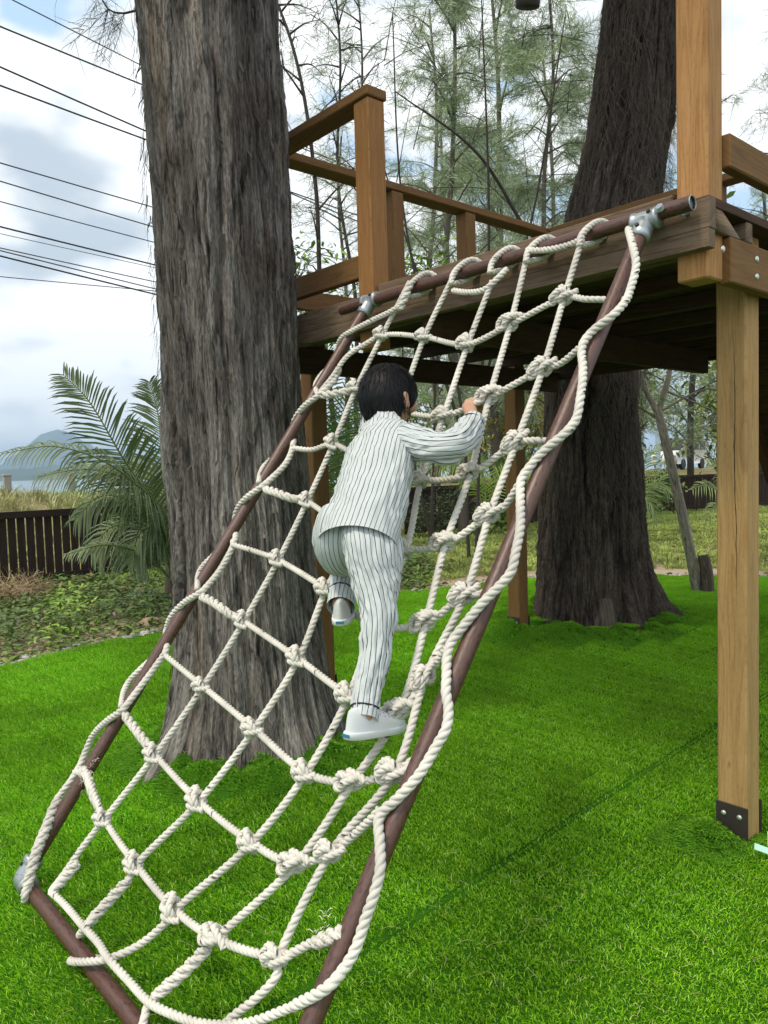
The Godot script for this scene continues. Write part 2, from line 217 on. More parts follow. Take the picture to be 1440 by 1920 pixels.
func put(called: String, mesh: Mesh, m: Material, parent: Node = self, xf := Transform3D.IDENTITY) -> MeshInstance3D:
	var o := MeshInstance3D.new()
	o.mesh = mesh
	if m: o.material_override = m
	o.name = unique(parent, called)
	parent.add_child(o, true)
	o.transform = xf
	return o

func many(called: String, mesh: Mesh, m: Material, xfs: Array, cols: Array, parent: Node = self) -> MultiMeshInstance3D:
	var mm := MultiMesh.new()
	mm.transform_format = MultiMesh.TRANSFORM_3D
	mm.use_colors = cols.size() > 0
	mm.mesh = mesh
	mm.instance_count = xfs.size()
	for i in xfs.size():
		mm.set_instance_transform(i, xfs[i])
		if cols.size() > 0: mm.set_instance_color(i, cols[i])
	var o := MultiMeshInstance3D.new()
	o.multimesh = mm
	o.material_override = m
	o.name = unique(parent, called)
	parent.add_child(o, true)
	return o

# ---------- meshes ----------
func commit(v: PackedVector3Array, idx: PackedInt32Array, uv := PackedVector2Array(), col := PackedColorArray(), smooth := true) -> ArrayMesh:
	var a := []
	a.resize(Mesh.ARRAY_MAX)
	a[Mesh.ARRAY_VERTEX] = v
	if uv.size() == v.size(): a[Mesh.ARRAY_TEX_UV] = uv
	if col.size() == v.size(): a[Mesh.ARRAY_COLOR] = col
	a[Mesh.ARRAY_INDEX] = idx
	var st := SurfaceTool.new()
	st.create_from_arrays(a, Mesh.PRIMITIVE_TRIANGLES)
	if not smooth:
		st.deindex()
		st.set_smooth_group(-1)
	st.generate_normals()
	return st.commit()

func grid_idx(rows: int, cols: int, closed: bool, idx: PackedInt32Array, base := 0) -> void:
	var w := cols if closed else cols - 1
	for i in rows - 1:
		for j in w:
			var a := base + i * cols + j
			var b := base + i * cols + (j + 1) % cols
			var c := a + cols
			var d := b + cols
			idx.append_array(PackedInt32Array([a, c, b, b, c, d]))

func box_into(st: SurfaceTool, xf: Transform3D, s: Vector3, ch := 0.004) -> void:
	# chamfered box centred on xf; v runs along the longest side
	var h := s * 0.5
	ch = minf(ch, minf(h.x, minf(h.y, h.z)) * 0.6)
	var long := 0
	if s.y >= s.x and s.y >= s.z: long = 1
	elif s.z >= s.x: long = 2
	var off := Vector2(rng.randf(), h[long] + rng.randf() * maxf(0.0, 3.0 - s[long]))
	var corner := func(sx: int, sy: int, sz: int, ax: int) -> Vector3:
		var p := Vector3(sx * (h.x - ch), sy * (h.y - ch), sz * (h.z - ch))
		p[ax] = [sx, sy, sz][ax] * h[ax]
		return p
	var face := func(pts: Array, n: Vector3) -> void:
		var c := Vector3.ZERO
		for p in pts: c += p
		c /= pts.size()
		if (pts[1] - pts[0]).cross(pts[2] - pts[0]).dot(n) > 0.0: pts.reverse()
		var nn: Vector3 = (xf.basis * n).normalized()
		for k in range(1, pts.size() - 1):
			for q in [pts[0], pts[k], pts[k + 1]]:
				var lat := 0.0
				if long == 0: lat = q.y + q.z
				elif long == 1: lat = q.x + q.z
				else: lat = q.x + q.y
				st.set_normal(nn)
				st.set_uv(Vector2(lat, q[long]) + off)
				st.add_vertex(xf * q)
	for ax in 3:
		for sg in [-1, 1]:
			var pts := []
			for t in [[-1, -1], [1, -1], [1, 1], [-1, 1]]:
				var s3 := [0, 0, 0]
				s3[ax] = sg; s3[(ax + 1) % 3] = t[0]; s3[(ax + 2) % 3] = t[1]
				pts.append(corner.call(s3[0], s3[1], s3[2], ax))
			var n := Vector3.ZERO
			n[ax] = sg
			face.call(pts, n)
	for ax in 3:
		var b: int = (ax + 1) % 3
		var c2: int = (ax + 2) % 3
		for sb in [-1, 1]:
			for sc in [-1, 1]:
				var pts := []
				for q in [[-1, b], [1, b], [1, c2], [-1, c2]]:
					var s3 := [0, 0, 0]
					s3[ax] = q[0]; s3[b] = sb; s3[c2] = sc
					pts.append(corner.call(s3[0], s3[1], s3[2], q[1]))
				var n := Vector3.ZERO
				n[b] = sb; n[c2] = sc
				face.call(pts, n)
	for sx in [-1, 1]:
		for sy in [-1, 1]:
			for sz in [-1, 1]:
				face.call([corner.call(sx, sy, sz, 0), corner.call(sx, sy, sz, 1), corner.call(sx, sy, sz, 2)], Vector3(sx, sy, sz))

func box(s: Vector3, ch := 0.004) -> ArrayMesh:
	var st := SurfaceTool.new()
	st.begin(Mesh.PRIMITIVE_TRIANGLES)
	box_into(st, Transform3D.IDENTITY, s, ch)
	return st.commit()

func frame_of(t: Vector3, hint: Vector3) -> Basis:
	var x := hint - t * hint.dot(t)
	if x.length() < 0.05: x = Vector3(0.31, 0.7, 0.64) - t * t.dot(Vector3(0.31, 0.7, 0.64))
	x = x.normalized()
	return Basis(x, t.cross(x), t)      # columns: across, across, along

func smooth_path(pts: Array, step: float) -> PackedVector3Array:
	var c := Curve3D.new()
	c.bake_interval = step
	for i in pts.size():
		var a: Vector3 = pts[maxi(i - 1, 0)]
		var b: Vector3 = pts[mini(i + 1, pts.size() - 1)]
		var p: Vector3 = pts[i]
		var d := (b - a).normalized()
		var la := (p - a).length() / 3.0
		var lb := (b - p).length() / 3.0
		c.add_point(p, -d * la, d * lb)
	return c.get_baked_points()

func tube_data(path: PackedVector3Array, radius: Callable, segs: int, v: PackedVector3Array, idx: PackedInt32Array, uv: PackedVector2Array, cap := true) -> void:
	var base := v.size()
	var x := Vector3.ZERO
	var run := 0.0
	var n := path.size()
	for i in n:
		var t := (path[mini(i + 1, n - 1)] - path[maxi(i - 1, 0)]).normalized()
		if i == 0: x = frame_of(t, Vector3(0.3, 0.2, 0.9)).x
		else:
			run += path[i].distance_to(path[i - 1])
			x = (x - t * x.dot(t)).normalized()
		var y := t.cross(x)
		var r: float = radius.call(float(i) / maxf(n - 1, 1.0))
		for j in segs:
			var a := TAU * j / segs
			v.append(path[i] + (x * cos(a) + y * sin(a)) * r)
			uv.append(Vector2(float(j) / segs, run))
	grid_idx(n, segs, true, idx, base)
	if cap:
		for e in 2:
			var c := v.size()
			v.append(path[0] if e == 0 else path[n - 1])
			uv.append(Vector2(0.5, 0.0))
			var r0 := base if e == 0 else base + (n - 1) * segs
			for j in segs:
				var p := r0 + j
				var q := r0 + (j + 1) % segs
				idx.append_array(PackedInt32Array([c, p, q] if e == 0 else [c, q, p]))

func tube(path: PackedVector3Array, r0: float, r1: float, segs := 10, cap := true) -> ArrayMesh:
	var v := PackedVector3Array()
	var idx := PackedInt32Array()
	var uv := PackedVector2Array()
	tube_data(path, func(f): return lerpf(r0, r1, f), segs, v, idx, uv, cap)
	return commit(v, idx, uv)

# laid rope of three strands, with a dark tracer yarn
func rope_data(path: PackedVector3Array, r: float, pitch: float, v: PackedVector3Array, idx: PackedInt32Array, col: PackedColorArray, phase := 0.0, tracer := true) -> void:
	var base := v.size()
	var segs := 18
	var x := Vector3.ZERO
	var run := 0.0
	var n := path.size()
	for i in n:
		var t := (path[mini(i + 1, n - 1)] - path[maxi(i - 1, 0)]).normalized()
		if i == 0: x = frame_of(t, Vector3(0.3, 0.2, 0.9)).x
		else:
			run += path[i].distance_to(path[i - 1])
			x = (x - t * x.dot(t)).normalized()
		var y := t.cross(x)
		var tw := phase + TAU * run / pitch
		var dash := fposmod(run + phase * 0.03, 0.13) < 0.010 and n1.get_noise_1d(floor((run + phase * 0.03) / 0.13) * 3.7 + phase) > -0.2
		var wear := 0.88 + 0.20 * n1.get_noise_3dv(path[i] * 9.0) + 0.22 * n1.get_noise_3dv(path[i] * 2.1)
		for j in segs:
			var a := TAU * j / segs
			var lobe := absf(cos(1.5 * a))
			var rr := r * (0.66 + 0.37 * sqrt(lobe))
			var b := a + tw
			v.append(path[i] + (x * cos(b) + y * sin(b)) * rr)
			var c := Color(0.68, 0.655, 0.60) * wear
			if tracer and dash and (j == 5 or j == 6): c = Color(0.06, 0.04, 0.05)
			c.a = 1.0
			col.append(c)
	grid_idx(n, segs, true, idx, base)
	for e in 2:
		var c := v.size()
		v.append(path[0] if e == 0 else path[n - 1])
		col.append(Color(0.6, 0.56, 0.48))
		var r0 := base if e == 0 else base + (n - 1) * segs
		for j in segs:
			var p := r0 + j
			var q := r0 + (j + 1) % segs
			idx.append_array(PackedInt32Array([c, p, q] if e == 0 else [c, q, p]))

func rope(pts: Array, r: float, pitch: float, step := 0.0055, phase := 0.0) -> ArrayMesh:
	var v := PackedVector3Array()
	var idx := PackedInt32Array()
	var col := PackedColorArray()
	rope_data(smooth_path(pts, step), r, pitch, v, idx, col, phase)
	return commit(v, idx, PackedVector2Array(), col)

func splice(pts: Array, r: float) -> ArrayMesh:
	# three ropes' strands tucked round each other: a thick lumpy braid
	var v := PackedVector3Array()
	var idx := PackedInt32Array()
	var col := PackedColorArray()
	var path := smooth_path(pts, 0.006)
	for k in 3:
		var sub := PackedVector3Array()
		var x := Vector3.ZERO
		var run := 0.0
		for i in path.size():
			var t := (path[mini(i + 1, path.size() - 1)] - path[maxi(i - 1, 0)]).normalized()
			if i == 0: x = frame_of(t, Vector3(0.3, 0.2, 0.9)).x
			else:
				run += path[i].distance_to(path[i - 1])
				x = (x - t * x.dot(t)).normalized()
			var a := TAU * run / 0.105 + TAU * k / 3.0
			var f := float(i) / (path.size() - 1)
			var w := r * (0.72 if f > 0.08 and f < 0.92 else 0.5) * (1.0 + 0.2 * sin(run * 90.0 + k * 2.0))
			sub.append(path[i] + (x * cos(a) + t.cross(x) * sin(a)) * w)
		rope_data(sub, r * 0.72, 0.05, v, idx, col, k * 1.7, false)
	return commit(v, idx, PackedVector2Array(), col)

func knot_mesh(kind: int) -> ArrayMesh:
	# a hitch: a round turn lying beside the upright rope and wraps that cross it
	var d := 0.0235
	var pts := []
	var m := -1.0 if kind == 1 else 1.0
	var raw := [Vector3(-2.3, -0.3, 0.0), Vector3(-1.5, -0.75, 0.35), Vector3(-0.55, -0.55, 0.75), Vector3(-0.3, 0.25, 0.9), Vector3(-0.8, 0.95, 0.8), Vector3(-1.55, 0.95, 0.6), Vector3(-1.95, 0.25, 0.55),
		Vector3(-1.55, -0.45, 0.8), Vector3(-0.75, -0.5, 1.25), Vector3(0.15, -0.15, 1.45), Vector3(0.95, -0.35, 0.95), Vector3(1.05, -0.35, 0.0), Vector3(0.35, 0.15, -0.95), Vector3(-0.65, 0.55, -0.7), Vector3(-0.9, 0.75, 0.15),
		Vector3(-0.25, 0.85, 1.1), Vector3(0.6, 0.4, 1.35), Vector3(1.2, -0.15, 0.7), Vector3(1.0, -0.6, -0.4), Vector3(0.1, -0.6, -0.9), Vector3(-0.5, -1.0, -0.1), Vector3(0.2, -1.0, 0.85), Vector3(1.1, -0.75, 0.75), Vector3(1.8, -0.35, 0.35), Vector3(2.5, 0.1, 0.0)]
	for p in raw:
		var q: Vector3 = p * d
		q.y *= m
		q += Vector3(rng.randf_range(-1, 1), rng.randf_range(-1, 1), rng.randf_range(-1, 1)) * 0.0022
		if kind == 2: q = Vector3(q.x * 0.92, q.y * 1.12, q.z)
		pts.append(q)
	return rope(pts, 0.0104, 0.05, 0.005, kind)

func loft(rings: Array, side: Vector3, per_ring: int, segs: int, spacing: float, fold: float, seed_: int, close := true) -> ArrayMesh:
	# cloth tube; u counts stripes of the given spacing from the middle of the back
	var rows := []
	var n := rings.size()
	for i in n - 1:
		var p0: Array = rings[maxi(i - 1, 0)]
		var p1: Array = rings[i]
		var p2: Array = rings[i + 1]
		var p3: Array = rings[mini(i + 2, n - 1)]
		for k in per_ring:
			var t := float(k) / per_ring
			rows.append([p1[0].cubic_interpolate(p2[0], p0[0], p3[0], t), cubic_interpolate(p1[1], p2[1], p0[1], p3[1], t), cubic_interpolate(p1[2], p2[2], p0[2], p3[2], t)])
	rows.append(rings[n - 1])
	var v := PackedVector3Array()
	var uv := PackedVector2Array()
	var idx := PackedInt32Array()
	var run := 0.0
	var fn := FastNoiseLite.new()
	fn.seed = seed_
	fn.frequency = 1.0
	fn.fractal_octaves = 3
	fn.fractal_type = FastNoiseLite.FRACTAL_RIDGED
	for i in rows.size():
		var t: Vector3 = (rows[mini(i + 1, rows.size() - 1)][0] - rows[maxi(i - 1, 0)][0]).normalized()
		var x := (side - t * side.dot(t)).normalized()
		var y := t.cross(x).normalized()
		if i > 0: run += rows[i][0].distance_to(rows[i - 1][0])
		var a: float = rows[i][1]
		var b: float = rows[i][2]
		var mean := sqrt((a * a + b * b) * 0.5)
		for j in segs + 1:
			var th := TAU * (float(j) / segs - 0.5)        # 0 is the middle of the back
			var q: Vector3 = rows[i][0] + x * sin(th) * a - y * cos(th) * b
			var edge := minf(1.0, minf(i * 0.25, (rows.size() - 1 - i) / 14.0))
			var ph := absf(th)
			var f := fn.get_noise_3d(sin(ph) * 2.2, run * 9.0 + th * 0.9, cos(ph) * 2.2)
			var wob := fn.get_noise_3d(th * 2.3, run * 2.0, 7.0)
			if absf(th) > 2.8: f *= (PI - absf(th)) / 0.34
			var drape := fn.get_noise_3d(th * 0.55 + run * 4.2, run * 3.4 - th * 0.5, 21.0) if absf(th) < 2.6 else 0.0
			var outv := (x * sin(th) / a - y * cos(th) / b).normalized()
			q += outv * fold * ((f - 0.35) * edge + 0.4 * wob * edge * (1.0 if absf(th) < 2.8 else 0.0) + 1.1 * drape * edge)
			v.append(q)
			uv.append(Vector2(th * mean / spacing + 0.04 * wob, run))
	grid_idx(rows.size(), segs + 1, false, idx)
	return commit(v, idx, uv)

# body: distance to tapered capsules, joined smoothly, meshed as surface nets
func sdf(p: Vector3, prims: Array, k: float) -> float:
	var d := 1e9
	for c in prims:
		var a: Vector3 = c[0]
		var ba: Vector3 = c[1]
		var h := clampf((p - a).dot(ba) * c[4], 0.0, 1.0)
		var e := (p - a - ba * h).length() - lerpf(c[2], c[3], h)
		var m := maxf(k - absf(d - e), 0.0)
		d = minf(d, e) - m * m * 0.25 / k
	return d

func nets(list: Array, cell: float, k: float, v: PackedVector3Array, idx: PackedInt32Array) -> void:
	var prims := []
	var lo := Vector3.ONE * 1e9
	var hi := -lo
	for c in list:
		var ba: Vector3 = c[1] - c[0]
		prims.append([c[0], ba, c[2], c[3], 1.0 / maxf(ba.length_squared(), 1e-9)])
		for e in 2:
			var r: Vector3 = Vector3.ONE * (c[2 + e] + cell * 2.0)
			lo = lo.min(c[e] - r)
			hi = hi.max(c[e] + r)
	var n := Vector3i(((hi - lo) / cell).ceil()) + Vector3i.ONE
	var val := PackedFloat32Array()
	val.resize(n.x * n.y * n.z)
	val.fill(1.0)
	# coarse pass: only cells near a bone are measured
	for c in prims:
		var reach: float = maxf(c[2], c[3]) + cell * 2.5 + k * 0.3
		var b0: Vector3 = c[0].min(c[0] + c[1]) - Vector3.ONE * reach
		var b1: Vector3 = c[0].max(c[0] + c[1]) + Vector3.ONE * reach
		var i0 := Vector3i(((b0 - lo) / cell).floor()).clamp(Vector3i.ZERO, n - Vector3i.ONE)
		var i1 := Vector3i(((b1 - lo) / cell).ceil()).clamp(Vector3i.ZERO, n - Vector3i.ONE)
		for z in range(i0.z, i1.z + 1):
			for y in range(i0.y, i1.y + 1):
				for x in range(i0.x, i1.x + 1):
					var at := (z * n.y + y) * n.x + x
					if val[at] == 1.0: val[at] = minf(sdf(lo + Vector3(x, y, z) * cell, prims, k), 0.999)
	var cellv := {}
	for z in n.z - 1:
		for y in n.y - 1:
			for x in n.x - 1:
				var mask := 0
				var s := Vector3.ZERO
				var cnt := 0
				var q := PackedFloat32Array()
				q.resize(8)
				for c in 8:
					q[c] = val[((z + (c >> 2)) * n.y + y + ((c >> 1) & 1)) * n.x + x + (c & 1)]
					if q[c] < 0.0: mask |= 1 << c
				if mask == 0 or mask == 255: continue
				for e in [[0, 1], [2, 3], [4, 5], [6, 7], [0, 2], [1, 3], [4, 6], [5, 7], [0, 4], [1, 5], [2, 6], [3, 7]]:
					var a: float = q[e[0]]
					var b: float = q[e[1]]
					if (a < 0.0) == (b < 0.0): continue
					var t := a / (a - b)
					var pa := Vector3(e[0] & 1, (e[0] >> 1) & 1, e[0] >> 2)
					var pb := Vector3(e[1] & 1, (e[1] >> 1) & 1, e[1] >> 2)
					s += pa.lerp(pb, t)
					cnt += 1
				cellv[Vector3i(x, y, z)] = v.size()
				v.append(lo + (Vector3(x, y, z) + s / cnt) * cell)
	for key in cellv:
		for ax in 3:
			var st := Vector3i.ZERO
			st[ax] = 1
			var p0: Vector3i = key
			var p1: Vector3i = p0 + st
			var a := val[(p0.z * n.y + p0.y) * n.x + p0.x] < 0.0
			var b := val[(p1.z * n.y + p1.y) * n.x + p1.x] < 0.0
			if a == b: continue
			var ub := Vector3i.ZERO
			ub[(ax + 1) % 3] = 1
			var vb := Vector3i.ZERO
			vb[(ax + 2) % 3] = 1
			var c00 = cellv.get(p0 - ub - vb)
			var c10 = cellv.get(p0 - vb)
			var c01 = cellv.get(p0 - ub)
			var c11 = cellv.get(p0)
			if c00 == null or c10 == null or c01 == null: continue
			if a: idx.append_array(PackedInt32Array([c00, c01, c10, c10, c01, c11]))
			else: idx.append_array(PackedInt32Array([c00, c10, c01, c10, c11, c01]))

# ---------- materials ----------
func mat(c: Color, rough := 0.8, metal := 0.0) -> StandardMaterial3D:
	var m := StandardMaterial3D.new()
	m.albedo_color = c.linear_to_srgb()
	m.roughness = rough
	m.metallic = metal
	return m

func vmat(rough := 0.85, back := Color.BLACK) -> StandardMaterial3D:
	var m := StandardMaterial3D.new()
	m.vertex_color_use_as_albedo = true
	m.roughness = rough
	m.metallic_specular = 0.35
	if back != Color.BLACK:
		m.backlight_enabled = true
		m.backlight = back
	return m

func noise(seed_: int, f: float, oct := 3, type := FastNoiseLite.FRACTAL_FBM) -> FastNoiseLite:
	var n := FastNoiseLite.new()
	n.seed = seed_
	n.noise_type = FastNoiseLite.TYPE_SIMPLEX_SMOOTH
	n.frequency = f
	n.fractal_octaves = oct
	n.fractal_type = type
	return n

func wood_images(seed_: int, light: Color, dark: Color, w := 320, h := 1280) -> Array:
	# colour and height of a board 0.5 m across and 2 m along
	var a := noise(seed_, 0.012, 2)
	var b := noise(seed_ + 1, 1.0, 3)
	var img := Image.create_empty(w, h, false, Image.FORMAT_RGB8)
	var hgt := Image.create_empty(w, h, false, Image.FORMAT_L8)
	var knots := []
	var r := RandomNumberGenerator.new()
	r.seed = seed_
	for k in 7: knots.append([Vector2(r.randf() * w, r.randf() * h), r.randf_range(3.0, 6.5)])
	for y in h:
		for x in w:
			var p := Vector2(x, y)
			var kn := 0.0
			var push := 0.0
			for k in knots:
				var d: Vector2 = p - k[0]
				if absf(d.x) < 50.0 and absf(d.y) < 120.0:
					var q := exp(-(d.x * d.x / (k[1] * k[1] * 5.0) + d.y * d.y / (k[1] * k[1] * 30.0)))
					push += q * signf(d.x + 0.01) * k[1] * 1.6 * (1.0 - exp(-d.x * d.x * 0.05))
					kn = maxf(kn, exp(-(d.x * d.x + d.y * d.y * 0.45) / (k[1] * k[1])))
			var xx := x - push
			var g := a.get_noise_2d(xx * 2.2, y * 0.22)
			var ring := 0.5 + 0.5 * sin(xx * 0.16 + g * 14.0)
			ring = pow(ring, 2.2)
			var fine := b.get_noise_2d(xx * 0.42, y * 0.012)
			var fleck := b.get_noise_2d(xx * 0.9 + 300.0, y * 0.05)
			var f := clampf(0.34 * ring + 0.55 * (fine * 0.5 + 0.5) + 0.25 * g + 0.12 * fleck, 0.0, 1.0)
			f = maxf(f, kn)
			var c := light.lerp(dark, f)
			if fleck > 0.42: c = c.darkened(0.18)
			img.set_pixel(x, y, c.linear_to_srgb())
			hgt.set_pixel(x, y, Color.from_hsv(0, 0, clampf(0.75 - 0.5 * f - (0.3 if fleck > 0.42 else 0.0), 0.0, 1.0)))
	return [ImageTexture.create_from_image(img), ImageTexture.create_from_image(hgt)]

func wood_mat(tex: Array, tint := Color.WHITE, rough := 0.75) -> StandardMaterial3D:
	var m := StandardMaterial3D.new()
	m.albedo_texture = tex[0]
	m.albedo_color = tint
	m.roughness = rough
	m.metallic_specular = 0.35
	m.uv1_scale = Vector3(2.0, 0.3333, 1.0)
	m.heightmap_enabled = true
	m.heightmap_texture = tex[1]
	m.heightmap_scale = 0.12
	return m

func bark_images(w := 1024, h := 1536) -> Array:
	# shaggy bark: long lifted plates split by dark cracks; once round the trunk
	var a := noise(61, 1.0, 2)
	var b := noise(62, 1.0, 4, FastNoiseLite.FRACTAL_RIDGED)
	var c := noise(63, 1.0, 2)
	var al := Image.create_empty(w, h, false, Image.FORMAT_L8)
	var hg := Image.create_empty(w, h, false, Image.FORMAT_L8)
	for y in h:
		for x in w:
			var wx := x + 9.0 * a.get_noise_2d(x * 0.006, y * 0.006)
			var plate := b.get_noise_2d(wx * 0.017, y * 0.0050)
			var fib := c.get_noise_2d(wx * 0.15, y * 0.022)
			var fine := c.get_noise_2d(wx * 0.42 + 77.0, y * 0.11 + 9.0)
			var crack := smoothstep(0.30, 0.85, plate)
			var flake := fposmod(y * 0.0085 + 2.2 * a.get_noise_2d(wx * 0.02, y * 0.004) + 0.9 * c.get_noise_2d(wx * 0.10, 3.0), 1.0)
			var lift := pow(flake, 2.5)
			var f := 0.74 + 0.20 * fib + 0.24 * fine - 0.30 * crack + 0.08 * lift - (0.16 if flake < 0.035 else 0.0)
			al.set_pixel(x, y, Color.from_hsv(0, 0, clampf(f + 0.12, 0.05, 1)))
			hg.set_pixel(x, y, Color.from_hsv(0, 0, clampf(0.42 - 0.36 * crack + 0.20 * fib + 0.18 * fine + 0.34 * lift, 0, 1)))
	return [ImageTexture.create_from_image(al), ImageTexture.create_from_image(hg)]

func stripe_texture(n := 256) -> ImageTexture:
	# woven cotton with one dark thread stripe per repeat
	var img := Image.create_empty(n, n, false, Image.FORMAT_RGB8)
	var w := noise(91, 0.05, 2)
	for y in n:
		for x in n:
			var u := float(x) / n
			var d := absf(u - 0.5)
			var s := clampf((0.085 - d) / 0.03, 0.0, 1.0)
			var weave := 0.96 + 0.04 * sin(x * 0.9) * sin(y * 0.9)
			var c := Color(0.52, 0.565, 0.57) * weave
			c = c.lerp(Color(0.022, 0.026, 0.04), s * (0.93 + 0.05 * w.get_noise_2d(x, y)))
			c.a = 1.0
			img.set_pixel(x, y, c.linear_to_srgb())
	img.generate_mipmaps()
	return ImageTexture.create_from_image(img)

# ---------- ground ----------
func ss(a: float, b: float, x: float) -> float: return smoothstep(a, b, x)

func bump(x: float, z: float, cx: float, cz: float, r: float, h: float) -> float:
	var d := Vector2(x - cx, z - cz).length_squared() / (r * r)
	return h * exp(-d)

func coast(x: float, z: float) -> float: return (x + 4.5) * -0.745 + (z + 9.1) * -0.67   # metres beyond the left fence, towards the sea

func ground_y(x: float, z: float) -> float:
	var y := 0.15 * ss(4.2, 7.2, -z) + 0.012 * n1.get_noise_2d(x * 0.6, z * 0.6) * ss(1.5, 4.0, -z)
	var c := coast(x, z)
	if c > 1.0:
		y += 0.75 * ss(1.0, 7.0, c) + 0.55 * bump(x, z, -6.6, -13.5, 1.5, 1.0)
		y -= 3.2 * ss(14.5, 17.5, c)
	return y

func turf_y(x: float, z: float) -> float:
	var y := ground_y(x, z)
	# the turf is dressed up round trunks and post feet
	var d := Vector2(x + 0.72, z + 3.98).length()
	y += 0.13 * exp(-pow((d - 0.42) / 0.16, 2.0)) * (0.75 + 0.8 * n1.get_noise_2d(x * 3.0, z * 3.0))
	d = Vector2(x - 1.77, z + 6.6).length()
	y += 0.05 * exp(-pow((d - 0.62) / 0.16, 2.0)) * (0.7 + 1.2 * n1.get_noise_2d(x * 4.0, z * 4.0))
	y += bump(x, z, 1.20, -2.86, 0.075, 0.065) + bump(x, z, 0.98, -6.0, 0.16, 0.13) + bump(x, z, 2.35, -6.55, 0.13, 0.06) + bump(x, z, 1.35, -5.98, 0.12, 0.07)
	return y

const EDGE := [Vector2(-6.0, -3.6), Vector2(-4.2, -4.7), Vector2(-2.85, -5.6), Vector2(-2.4, -6.05), Vector2(-1.85, -6.55), Vector2(-0.85, -7.35), Vector2(0.26, -8.05), Vector2(1.57, -8.76), Vector2(3.0, -8.82), Vector2(4.2, -8.4), Vector2(6.0, -7.4)]
func lawn_edge(x: float) -> float:
	for i in EDGE.size() - 1:
		if x <= EDGE[i + 1].x: return lerpf(EDGE[i].y, EDGE[i + 1].y, clampf((x - EDGE[i].x) / (EDGE[i + 1].x - EDGE[i].x), 0.0, 1.0))
	return EDGE[-1].y

func _ready() -> void:
	rng.seed = 77
	n1.seed = 5
	n1.frequency = 1.0
	n1.fractal_octaves = 3
	n2.seed = 15
	n2.frequency = 1.0
	n2.fractal_octaves = 4
	ridged.seed = 9
	ridged.frequency = 1.0
	ridged.fractal_octaves = 4
	ridged.fractal_type = FastNoiseLite.FRACTAL_RIDGED
	set_view()
	make_materials()
	lay_ground()
	lay_turf()
	sea_and_hills()
	big_trees()
	platform()
	climbing_frame()
	climbing_net()
	child()
	fences()
	palms()
	far_trees()
	ground_plants()
	wires_and_van()
	small_things()

func set_view() -> void:
	var cam := Camera3D.new()
	cam.name = "camera"
	var p := deg_to_rad(3.2)
	var r := deg_to_rad(1.6)
	var fw := Vector3(0, -sin(p), -cos(p))
	var rt := Vector3.RIGHT
	var up := rt.cross(fw)
	cam.transform = Transform3D(Basis(rt * cos(r) - up * sin(r), up * cos(r) + rt * sin(r), -fw), Vector3(0, 1.45, 0))
	cam.fov = rad_to_deg(2.0 * atan(960.0 / 1442.0))
	cam.far = 9000.0
	cam.near = 0.05
	add_child(cam)
	cam.make_current()
	# broken cloud over a pale blue sky, brightest round the veiled sun
	var w := 2048
	var h := 1024
	var img := Image.create_empty(w, h, false, Image.FORMAT_RGBF)
	var a := noise(31, 1.1, 5)
	var b := noise(47, 2.6, 5)
	var c := noise(53, 0.9, 3)
	var sund := Vector3(0.06, 0.52, -0.85).normalized()
	for y in h:
		var el := (0.5 - (y + 0.5) / h) * PI
		for x in w:
			var az := ((x + 0.5) / w - 0.5) * TAU
			var d := Vector3(sin(az) * cos(el), sin(el), -cos(az) * cos(el))
			if el < -0.06:
				img.set_pixel(x, y, Color(0.30, 0.33, 0.34))
				continue
			var e := maxf(d.y, 0.0)
			var q := Vector3(d.x, d.y * 2.0 + 0.25, d.z)          # layers flatten towards the horizon
			var body := a.get_noise_3dv(q * 1.9) + 0.55 * b.get_noise_3dv(q * 2.1)
			var cover := smoothstep(-0.50, -0.22, body)
			var thick := smoothstep(-0.05, 0.55, c.get_noise_3dv(q * 2.3 + Vector3(3, 1, 0)) + 0.7 * b.get_noise_3dv(q * 1.9))
			var blue := Color(0.46, 0.66, 0.90).lerp(Color(0.66, 0.80, 0.92), exp(-e * 4.0))
			var cloud := Color(1.10, 1.12, 1.13).lerp(Color(0.53, 0.61, 0.69), thick)
			var o := blue.lerp(cloud, cover)
			var glow := maxf(d.dot(sund), 0.0)
			o += Color(0.60, 0.58, 0.55) * pow(glow, 6.0) * (1.0 - 0.25 * thick)
			o = o.lerp(Color(0.92, 0.98, 1.02), 0.55 * exp(-e * 16.0))
			img.set_pixel(x, y, o)
	var sky := Sky.new()
	var pm := PanoramaSkyMaterial.new()
	pm.panorama = ImageTexture.create_from_image(img)
	sky.sky_material = pm
	var we := WorldEnvironment.new()
	we.name = "environment"
	var env := Environment.new()
	env.background_mode = Environment.BG_SKY
	env.sky = sky
	env.background_energy_multiplier = 1.12
	env.tonemap_mode = Environment.TONE_MAPPER_LINEAR
	env.tonemap_exposure = 1.08
	env.sdfgi_enabled = true
	env.ssao_enabled = true
	env.ssil_enabled = true
	env.fog_enabled = true
	env.fog_density = 0.00045
	env.fog_light_color = Color(0.72, 0.84, 0.95)
	we.environment = env
	add_child(we)
	var sun := DirectionalLight3D.new()
	sun.name = "sun"
	sun.light_color = Color(1.0, 0.95, 0.86)
	sun.light_energy = 0.88
	sun.light_angular_distance = 9.0
	sun.shadow_enabled = true
	add_child(sun)
	sun.look_at_from_position(Vector3(-4.0, 9.0, 3.0), Vector3.ZERO)

